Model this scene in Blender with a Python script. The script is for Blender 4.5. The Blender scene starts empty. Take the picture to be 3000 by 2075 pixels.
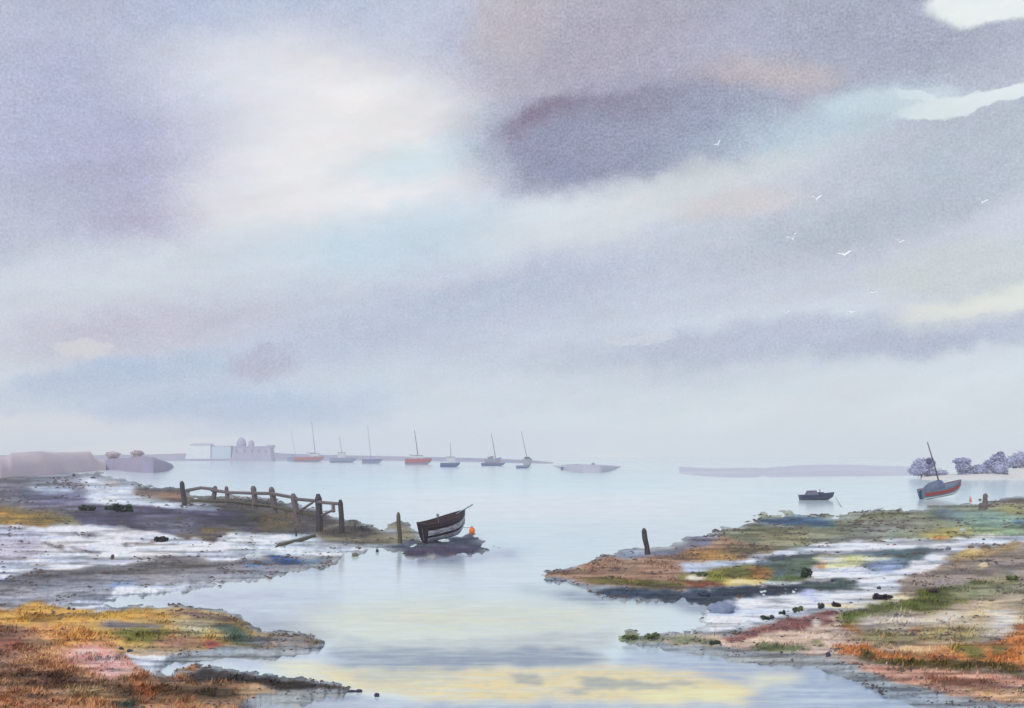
import bpy, math, random
import numpy as np
from mathutils import Vector, Matrix, Euler
R = math.radians
random.seed(11)
S = bpy.context.scene
C = S.collection

# ------------------------------------------------------------------ camera
# F, CX, YH, CAM_H describe the lens: focal length, optical centre, horizon row (3000 px wide frame), eye height
F, CX, YH, CAM_H = 2917.0, 1500.0, 1335.0, 5.0
cd = bpy.data.cameras.new('camera'); cam = bpy.data.objects.new('camera', cd); C.objects.link(cam)
cd.sensor_width = 36.0; cd.lens = 36.0 * F / 3000.0
cd.shift_y = (YH - 1037.5) / 3000.0
cd.clip_start = 0.1; cd.clip_end = 20000
cam.location = (0, 0, CAM_H); cam.rotation_euler = (R(90), 0, 0)
S.camera = cam

# ------------------------------------------------------------------ colour helpers
def s2l(v):
    v = v / 255.0
    return v / 12.92 if v <= 0.04045 else ((v + 0.055) / 1.055) ** 2.4
def lin(c, k=1.0): return tuple(min(1.0 if k == 1.0 else 9, s2l(x) * k) for x in c[:3])

# ------------------------------------------------------------------ sun, exposure
SUN_EL, SUN_AZ = 38.0, 205.0      # behind the viewer, a little to the left
sd = bpy.data.lights.new('sun', 'SUN'); sun = bpy.data.objects.new('sun', sd); C.objects.link(sun)
sd.energy = 1.5; sd.angle = R(14); sd.color = (1.0, 0.965, 0.92)
sdir = Vector((math.sin(R(SUN_AZ)) * math.cos(R(SUN_EL)), math.cos(R(SUN_AZ)) * math.cos(R(SUN_EL)), math.sin(R(SUN_EL))))
sun.rotation_euler = sdir.to_track_quat('Z', 'Y').to_euler()
S.view_settings.view_transform = 'Standard'; S.view_settings.look = 'None'
S.view_settings.exposure = 0.12; S.view_settings.gamma = 1.0
S.cycles.use_denoising = True
S.cycles.max_bounces = 5; S.cycles.volume_bounces = 1; S.cycles.transparent_max_bounces = 8

# ------------------------------------------------------------------ sky (world): Nishita behind broad soft cloud banks
w = bpy.data.worlds.new('World'); S.world = w; w.use_nodes = True
nt = w.node_tree; nt.nodes.clear()
def N(t, **k):
    n = nt.nodes.new(t)
    for a, b in k.items(): setattr(n, a, b)
    return n
def L(a, b): nt.links.new(a, b)
def M(op, a, b=None, c=None):
    n = N('ShaderNodeMath', operation=op)
    for i, v in enumerate((a, b, c)):
        if v is None: continue
        if isinstance(v, (int, float)): n.inputs[i].default_value = v
        else: L(v, n.inputs[i])
    return n.outputs[0]
tc = N('ShaderNodeTexCoord'); sx = N('ShaderNodeSeparateXYZ'); L(tc.outputs['Generated'], sx.inputs[0])
az = M('ARCTAN2', sx.outputs[0], sx.outputs[1]); el = M('ARCSINE', sx.outputs[2])
cb = N('ShaderNodeCombineXYZ'); L(az, cb.inputs[0]); L(el, cb.inputs[1]); UV = cb.outputs[0]
def noise(vec, scale, detail=4, rough=0.55, out=0, scl=(1, 1, 1)):
    m = N('ShaderNodeMapping'); m.inputs['Scale'].default_value = scl; L(vec, m.inputs[0])
    n = N('ShaderNodeTexNoise'); n.inputs['Scale'].default_value = scale; n.inputs['Detail'].default_value = detail
    n.inputs['Roughness'].default_value = rough; L(m.outputs[0], n.inputs['Vector']); return n.outputs[out]
def warp(vec, scale, amp, detail=4, scl=(1, 1, 1)):
    c = noise(vec, scale, detail, 0.6, 1, scl)
    a = N('ShaderNodeVectorMath', operation='SUBTRACT'); L(c, a.inputs[0]); a.inputs[1].default_value = (.5, .5, .5)
    b = N('ShaderNodeVectorMath', operation='SCALE'); L(a.outputs[0], b.inputs[0]); b.inputs['Scale'].default_value = amp
    d = N('ShaderNodeVectorMath', operation='ADD'); L(vec, d.inputs[0]); L(b.outputs[0], d.inputs[1]); return d.outputs[0]
def ae(x, y):
    vx, vz = (x - CX) / F, (YH - y) / F
    return math.atan(vx), math.atan(vz / math.sqrt(1 + vx * vx))
Wv = warp(warp(UV, 6, 0.055, 5, (0.8, 1.3, 1)), 30, 0.026, 5)
Wh = warp(warp(UV, 8, 0.03, 3), 60, 0.012, 4)     # for the crisper cloud edges
def mixc(fac, a, b, mode='MIX'):
    n = N('ShaderNodeMix', data_type='RGBA', blend_type=mode)
    if isinstance(fac, (int, float)): n.inputs[0].default_value = fac
    else: L(fac, n.inputs[0])
    for i, v in ((6, a), (7, b)):
        if isinstance(v, tuple): n.inputs[i].default_value = (*v[:3], 1)
        else: L(v, n.inputs[i])
    return n.outputs[2]
# base: lower sky to upper sky
mr = N('ShaderNodeMapRange', interpolation_type='SMOOTHSTEP'); L(el, mr.inputs[0]); mr.inputs[1].default_value = 0.0; mr.inputs[2].default_value = 0.30
col = mixc(mr.outputs[0], lin((210, 219, 229)), lin((197, 201, 218)))
BL = [  # x, y, rx, ry, rot, colour, opacity, softness(0 hard..1), warped
 (300, 100, 700, 330, 0, (174, 178, 204), 1.0, 1, 1), (1100, 20, 560, 150, 0, (184, 190, 214), .9, 1, 1), (750, 40, 380, 170, 0, (172, 184, 214), .8, 1, 1),
 (250, 480, 520, 330, 0, (176, 180, 208), .95, .9, 1), (430, 540, 330, 190, 10, (172, 166, 194), 1.1, .5, 1), (20, 640, 220, 90, -30, (196, 194, 208), .8, .8, 1),
 (80, 640, 250, 150, 20, (176, 182, 204), .8, .9, 1),
 (1000, 420, 520, 330, -10, (232, 228, 232), 1.1, .8, 1), (760, 560, 320, 200, 0, (230, 228, 233), 1.0, .8, 1), (620, 250, 330, 170, 0, (216, 218, 230), .8, .9, 1),
 (520, 800, 500, 130, 10, (206, 212, 222), .8, .9, 1), (1280, 480, 330, 70, 8, (200, 218, 230), .8, .9, 1), (1200, 700, 560, 120, 8, (190, 209, 226), .9, .9, 1),
 (1900, 120, 560, 290, 0, (170, 166, 184), 1.0, .9, 1), (2500, 100, 640, 300, 0, (160, 164, 184), 1.0, .9, 1), (1480, 150, 130, 200, 10, (188, 182, 196), .7, .9, 1),
 (2050, 150, 330, 90, 10, (172, 172, 196), .8, .9, 1), (1650, 60, 200, 80, 0, (190, 186, 196), .6, .9, 1),
 (2220, 215, 260, 80, -4, (194, 178, 182), .9, .9, 1), (1850, 400, 560, 190, 4, (144, 146, 172), 1.15, .6, 1), (2150, 370, 330, 130, 5, (156, 163, 187), 1.0, .8, 1),
 (1730, 350, 260, 75, 14, (134, 124, 148), 1.1, .9, 1), (1600, 460, 110, 90, 0, (150, 142, 164), .8, .9, 1), (1700, 500, 260, 70, 8, (146, 150, 176), .8, .9, 1),
 (1720, 640, 420, 110, 12, (214, 218, 226), .9, .9, 1), (2100, 520, 520, 75, 16, (206, 211, 216), .9, .9, 1),
 (2500, 580, 700, 150, 14, (180, 186, 200), .9, .9, 1), (2900, 420, 330, 140, 14, (172, 180, 196), .9, .9, 1), (2350, 760, 700, 140, 8, (190, 192, 206), .8, 1, 1),
 (2150, 590, 220, 55, 8, (208, 200, 204), .8, .9, 1),
 (1250, 960, 1250, 200, 8, (182, 189, 211), .9, 1, 1), (1500, 860, 500, 110, 14, (184, 188, 208), .8, 1, 1), (2450, 1000, 900, 75, 4, (175, 181, 202), .9, .9, 1),
 (300, 980, 420, 110, 6, (194, 190, 207), .8, .9, 1), (780, 1060, 110, 42, 6, (172, 166, 186), .9, .8, 1), (420, 1110, 480, 75, 12, (172, 187, 212), 1.0, .8, 1),
 (650, 1210, 480, 75, 3, (174, 190, 218), 1.0, .9, 1), (250, 1170, 330, 45, 6, (220, 222, 228), .8, .9, 1), (120, 1270, 420, 60, 2, (230, 226, 229), 1.0, .8, 1),
 (1900, 1130, 700, 90, 4, (192, 200, 214), .7, 1, 1), (2500, 1180, 800, 80, 0, (208, 216, 222), .8, 1, 1),
 (2850, 900, 260, 55, 10, (222, 223, 218), 1.2, .5, 1), (2820, 790, 270, 80, 2, (196, 201, 205), .8, .5, 1), (2850, 935, 300, 20, 3, (190, 199, 210), .5, .6, 1),
 (1500, 1290, 1200, 90, 0, (214, 222, 233), 1, 1, 1), (2500, 1290, 900, 110, 0, (216, 222, 226), 1, 1, 1),
 (1700, 130, 480, 170, 4, (164, 158, 178), .8, 1, 1), (1500, 60, 160, 120, 0, (186, 178, 186), .6, 1, 1), (330, 380, 420, 260, 0, (172, 175, 205), .7, 1, 1), (2600, 150, 420, 160, 0, (158, 162, 182), .6, 1, 1), (1620, 350, 170, 60, 16, (122, 102, 124), 1.0, .9, 1), (1640, 470, 150, 60, 0, (132, 136, 170), .9, .9, 1), (2080, 400, 260, 70, 4, (150, 160, 186), .7, .9, 1),
 # torn openings at the upper right
 (2900, 8, 130, 40, -8, (224, 229, 232), 1.0, .3, 0), (2980, -25, 230, 66, 0, (228, 232, 234), 1.1, .25, 0),
 (2600, 305, 230, 40, -3, (205, 219, 228), .9, .7, 0), (2780, 325, 150, 26, 3, (220, 229, 234), 1.1, .3, 0), (2690, 290, 60, 16, -20, (218, 228, 233), 1.0, .3, 0), (2940, 288, 150, 17, 14, (218, 227, 233), 1.1, .3, 0),
 (640, 1200, 560, 90, 3, (166, 184, 216), 1.05, .9, 1), (330, 1110, 330, 60, 14, (168, 184, 213), 1.0, .8, 1), (780, 1060, 120, 45, 6, (164, 158, 182), 1.0, .8, 1), (450, 960, 420, 70, 8, (186, 182, 202), .8, .9, 1),
 (1300, 920, 700, 80, 16, (176, 184, 208), .9, .9, 1), (2250, 1010, 800, 60, 3, (172, 179, 202), .9, .9, 1), (2700, 1000, 300, 36, 2, (164, 172, 196), .9, .9, 1), (2600, 640, 600, 80, 10, (172, 180, 196), .8, .9, 1),
 (1760, 340, 240, 60, 12, (126, 112, 138), 1.1, .8, 1), (1700, 420, 240, 100, 8, (138, 140, 168), 1.0, .7, 1), (1900, 350, 340, 110, 6, (146, 150, 176), .7, .9, 1), (140, 1280, 500, 60, 2, (228, 226, 229), .9, .9, 1), (2300, 205, 170, 45, -4, (190, 178, 184), .6, .9, 1),
 (2440, 340, 330, 80, 10, (186, 203, 217), .8, 1, 1),
 (470, 1308, 260, 22, 3, (236, 230, 230), 1.3, .15, 0), (1790, 1350, 100, 20, 0, (232, 229, 227), 1.2, .15, 0),
 (250, 1010, 75, 26, 5, (212, 206, 212), .8, .3, 0), (1880, 1000, 110, 14, 3, (200, 203, 214), .7, .3, 0),
]
W0v, W0h = Wv, Wh
def tied(vec, c):      # same vector, but evaluated after the clouds laid so far: keeps the node graph's live values few
    n = N('ShaderNodeVectorMath', operation='MULTIPLY_ADD'); L(c, n.inputs[0]); n.inputs[1].default_value = (1e-6, 1e-6, 1e-6); L(vec, n.inputs[2]); return n.outputs[0]
for kk, (x, y, rx, ry, rot, c, op, soft, wp) in enumerate(BL):
    if kk % 6 == 5: Wv, Wh = tied(W0v, col), tied(W0h, col)
    a, e = ae(x, y)
    m = N('ShaderNodeMapping', vector_type='TEXTURE'); L(Wv if wp else Wh, m.inputs[0])
    m.inputs['Location'].default_value = (a, e, 0); m.inputs['Rotation'].default_value = (0, 0, R(rot)); m.inputs['Scale'].default_value = (rx / F, ry / F, 1)
    v = N('ShaderNodeVectorMath', operation='MULTIPLY'); L(m.outputs[0], v.inputs[0]); v.inputs[1].default_value = (1, 1, 0)
    ln = N('ShaderNodeVectorMath', operation='LENGTH'); L(v.outputs[0], ln.inputs[0])
    g = N('ShaderNodeMapRange', interpolation_type='SMOOTHSTEP'); L(ln.outputs['Value'], g.inputs[0])
    g.inputs[1].default_value = 1.0 + soft * .25; g.inputs[2].default_value = max(0.0, 1.0 - soft * 0.78); g.inputs[3].default_value = 0; g.inputs[4].default_value = min(1.0, op * (0.9 if soft > .5 else 1))
    col = mixc(g.outputs[0], col, lin(c))
# drifting streaks and the fine mottling of vapour
rt = N('ShaderNodeVectorRotate', rotation_type='Z_AXIS'); L(UV, rt.inputs[0]); rt.inputs['Angle'].default_value = R(-11)
st = noise(rt.outputs[0], 7, 8, .62, 0, (1, 3.6, 1)); st = M('MULTIPLY_ADD', st, 0.34, 0.83)
hc = noise(UV, 26, 5, .7, 1, (1, 2, 1)); hv = N('ShaderNodeVectorMath', operation='MULTIPLY_ADD'); L(hc, hv.inputs[0]); hv.inputs[1].default_value = (.16, .06, .10); hv.inputs[2].default_value = (.92, .97, .95)
hm_ = N('ShaderNodeVectorMath', operation='MULTIPLY'); L(col, hm_.inputs[0]); L(hv.outputs[0], hm_.inputs[1]); col = hm_.outputs[0]
gr = M('ADD', M('MULTIPLY', noise(UV, 420, 2, .75), .72), M('MULTIPLY', noise(UV, 75, 4, .7), .28)); gr2 = noise(UV, 14, 2, .5)
bw = N('ShaderNodeRGBToBW'); L(col, bw.inputs[0]); amt = M('MULTIPLY', M('MAXIMUM', M('SUBTRACT', 0.70, bw.outputs[0]), 0.0), M('ADD', gr2, 0.5))
gm = M('ADD', M('MULTIPLY', M('SUBTRACT', gr, 0.5), M('ADD', M('MULTIPLY', amt, 4.2), 0.12)), 1.0)
tot = M('MULTIPLY', st, gm)
col = mixc(1.0, col, (0.99, 1.005, 0.975), 'MULTIPLY')
sc_ = N('ShaderNodeVectorMath', operation='SCALE'); L(col, sc_.inputs[0]); L(M('MULTIPLY', tot, 10.0), sc_.inputs['Scale'])
sky = N('ShaderNodeTexSky', sky_type='NISHITA', sun_disc=False)
sky.sun_elevation = R(SUN_EL); sky.sun_rotation = R(SUN_AZ)
fin = mixc(0.96, sky.outputs[0], sc_.outputs[0])
bg = N('ShaderNodeBackground'); bg.inputs['Strength'].default_value = 0.1; L(fin, bg.inputs[0])
wo = N('ShaderNodeOutputWorld'); L(bg.outputs[0], wo.inputs[0])

# ------------------------------------------------------------------ materials
MATS = {}
def mat(name, c, rough=0.8, var=0.25, scale=3.0, spec=0.3, stretch=(1, 1, 1), bump=0.0, c2=None):
    """weathered surface: colour c broken by noise towards c2"""
    if name in MATS: return MATS[name]
    m = bpy.data.materials.new(name); m.use_nodes = True; t = m.node_tree; n = t.nodes; p = n['Principled BSDF']
    a = lin(c); b = lin(c2) if c2 else tuple(x * (1 - var) for x in a)
    o = n.new('ShaderNodeTexCoord'); mp = n.new('ShaderNodeMapping'); mp.inputs['Scale'].default_value = stretch
    z = n.new('ShaderNodeTexNoise'); z.inputs['Scale'].default_value = scale; z.inputs['Detail'].default_value = 6; z.inputs['Roughness'].default_value = .65
    r = n.new('ShaderNodeMapRange'); r.inputs[1].default_value = .35; r.inputs[2].default_value = .65
    x = n.new('ShaderNodeMix'); x.data_type = 'RGBA'; x.inputs[6].default_value = (*a, 1); x.inputs[7].default_value = (*b, 1)
    t.links.new(o.outputs['Object'], mp.inputs[0]); t.links.new(mp.outputs[0], z.inputs['Vector']); t.links.new(z.outputs[0], r.inputs[0])
    t.links.new(r.outputs[0], x.inputs[0]); t.links.new(x.outputs[2], p.inputs['Base Color'])
    p.inputs['Roughness'].default_value = rough; p.inputs['Specular IOR Level'].default_value = spec
    if bump:
        bb = n.new('ShaderNodeBump'); bb.inputs['Strength'].default_value = bump; bb.inputs['Distance'].default_value = 0.02
        t.links.new(z.outputs[0], bb.inputs['Height']); t.links.new(bb.outputs[0], p.inputs['Normal'])
    MATS[name] = m; return m
def attr_mat(name, rough=0.85, spec=0.15, mottles=((0.5, .25), (5, .3)), bump=0.35):
    m = bpy.data.materials.new(name); m.use_nodes = True; t = m.node_tree; n = t.nodes; p = n['Principled BSDF']
    a = n.new('ShaderNodeAttribute'); a.attribute_name = 'tone'
    g = n.new('ShaderNodeNewGeometry'); cur = a.outputs['Color']; last = None
    for s, am in mottles:
        z = n.new('ShaderNodeTexNoise'); z.inputs['Scale'].default_value = s; z.inputs['Detail'].default_value = 5; z.inputs['Roughness'].default_value = .65
        t.links.new(g.outputs['Position'], z.inputs['Vector'])
        q = n.new('ShaderNodeMath'); q.operation = 'MULTIPLY_ADD'; q.inputs[1].default_value = 2 * am; q.inputs[2].default_value = 1 - am; t.links.new(z.outputs[0], q.inputs[0])
        v = n.new('ShaderNodeVectorMath'); v.operation = 'SCALE'; t.links.new(cur, v.inputs[0]); t.links.new(q.outputs[0], v.inputs['Scale']); cur = v.outputs[0]; last = z
    t.links.new(cur, p.inputs['Base Color']); p.inputs['Roughness'].default_value = rough; p.inputs['Specular IOR Level'].default_value = spec
    if bump:
        bb = n.new('ShaderNodeBump'); bb.inputs['Strength'].default_value = bump; bb.inputs['Distance'].default_value = 0.06
        t.links.new(last.outputs[0], bb.inputs['Height']); t.links.new(bb.outputs[0], p.inputs['Normal'])
    return m

# ------------------------------------------------------------------ ground painting helpers (all end up as points on the ground)
_rng = np.random.RandomState(5); _H = _rng.rand(256, 256)
def vnoise(x, y):
    xi = np.floor(x).astype(int); yi = np.floor(y).astype(int); fx = x - xi; fy = y - yi
    fx = fx * fx * (3 - 2 * fx); fy = fy * fy * (3 - 2 * fy)
    a = _H[xi % 256, yi % 256]; b = _H[(xi + 1) % 256, yi % 256]; c = _H[xi % 256, (yi + 1) % 256]; d = _H[(xi + 1) % 256, (yi + 1) % 256]
    return (a * (1 - fx) + b * fx) * (1 - fy) + (c * (1 - fx) + d * fx) * fy
def fbm(x, y, o=4):
    s = 0; a = 0.5; t = 0
    for i in range(o): s = s + a * vnoise(x * 2 ** i + 37.1 * i, y * 2 ** i + 11.7 * i); t += a; a *= .55
    return s / t - .5
xs = np.concatenate([np.linspace(-7000, -200, 35)[:-1], np.arange(-200, 3201, 4.0), np.linspace(3200, 10000, 35)[1:]])
ys = np.concatenate([np.array([1340.2, 1342, 1344, 1346, 1348, 1350]), np.arange(1352, 2120, 2.5), np.geomspace(2122, 9000, 40)])
X, Y = np.meshgrid(xs, ys)
def inside(poly, px, py):
    r = np.zeros(px.shape, bool); n = len(poly)
    for i in range(n):
        x1, y1 = poly[i]; x2, y2 = poly[(i + 1) % n]
        if y1 == y2: continue
        c = ((y1 > py) != (y2 > py)) & (px < (x2 - x1) * (py - y1) / (y2 - y1) + x1)
        r ^= c
    return r
def blur(m, s, axis):
    k = int(max(1, round(s)));
    if k < 1: return m
    ker = np.ones(2 * k + 1) / (2 * k + 1)
    for _ in range(2):
        p = np.pad(m, [(k, k) if a == axis else (0, 0) for a in (0, 1)], mode='edge')
        cs = np.cumsum(p, axis=axis)
        if axis == 0: cs = np.vstack([np.zeros((1, cs.shape[1])), cs]); m = (cs[2 * k + 1:] - cs[:-2 * k - 1]) / (2 * k + 1)
        else: cs = np.hstack([np.zeros((cs.shape[0], 1)), cs]); m = (cs[:, 2 * k + 1:] - cs[:, :-2 * k - 1]) / (2 * k + 1)
    return m
n1 = fbm(X / 70, Y / 16, 5); n2 = fbm(X / 60 + 91, Y / 22 + 17, 5); n3 = fbm(X / 26 + 5, Y / 8 + 3, 6)
def mask(poly, soft=1.0, rag=1.0):
    """soft in ~px; returns 0..1 over the grid"""
    m = inside(poly, X + n1 * 120 * rag + n3 * 60 * rag, Y + n2 * 20 * rag + n3 * 34 * rag).astype(float)
    if soft > 0.3:
        m = blur(m, soft * 1.6, 1); m = blur(m, soft * .9, 0)
    return m

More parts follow.
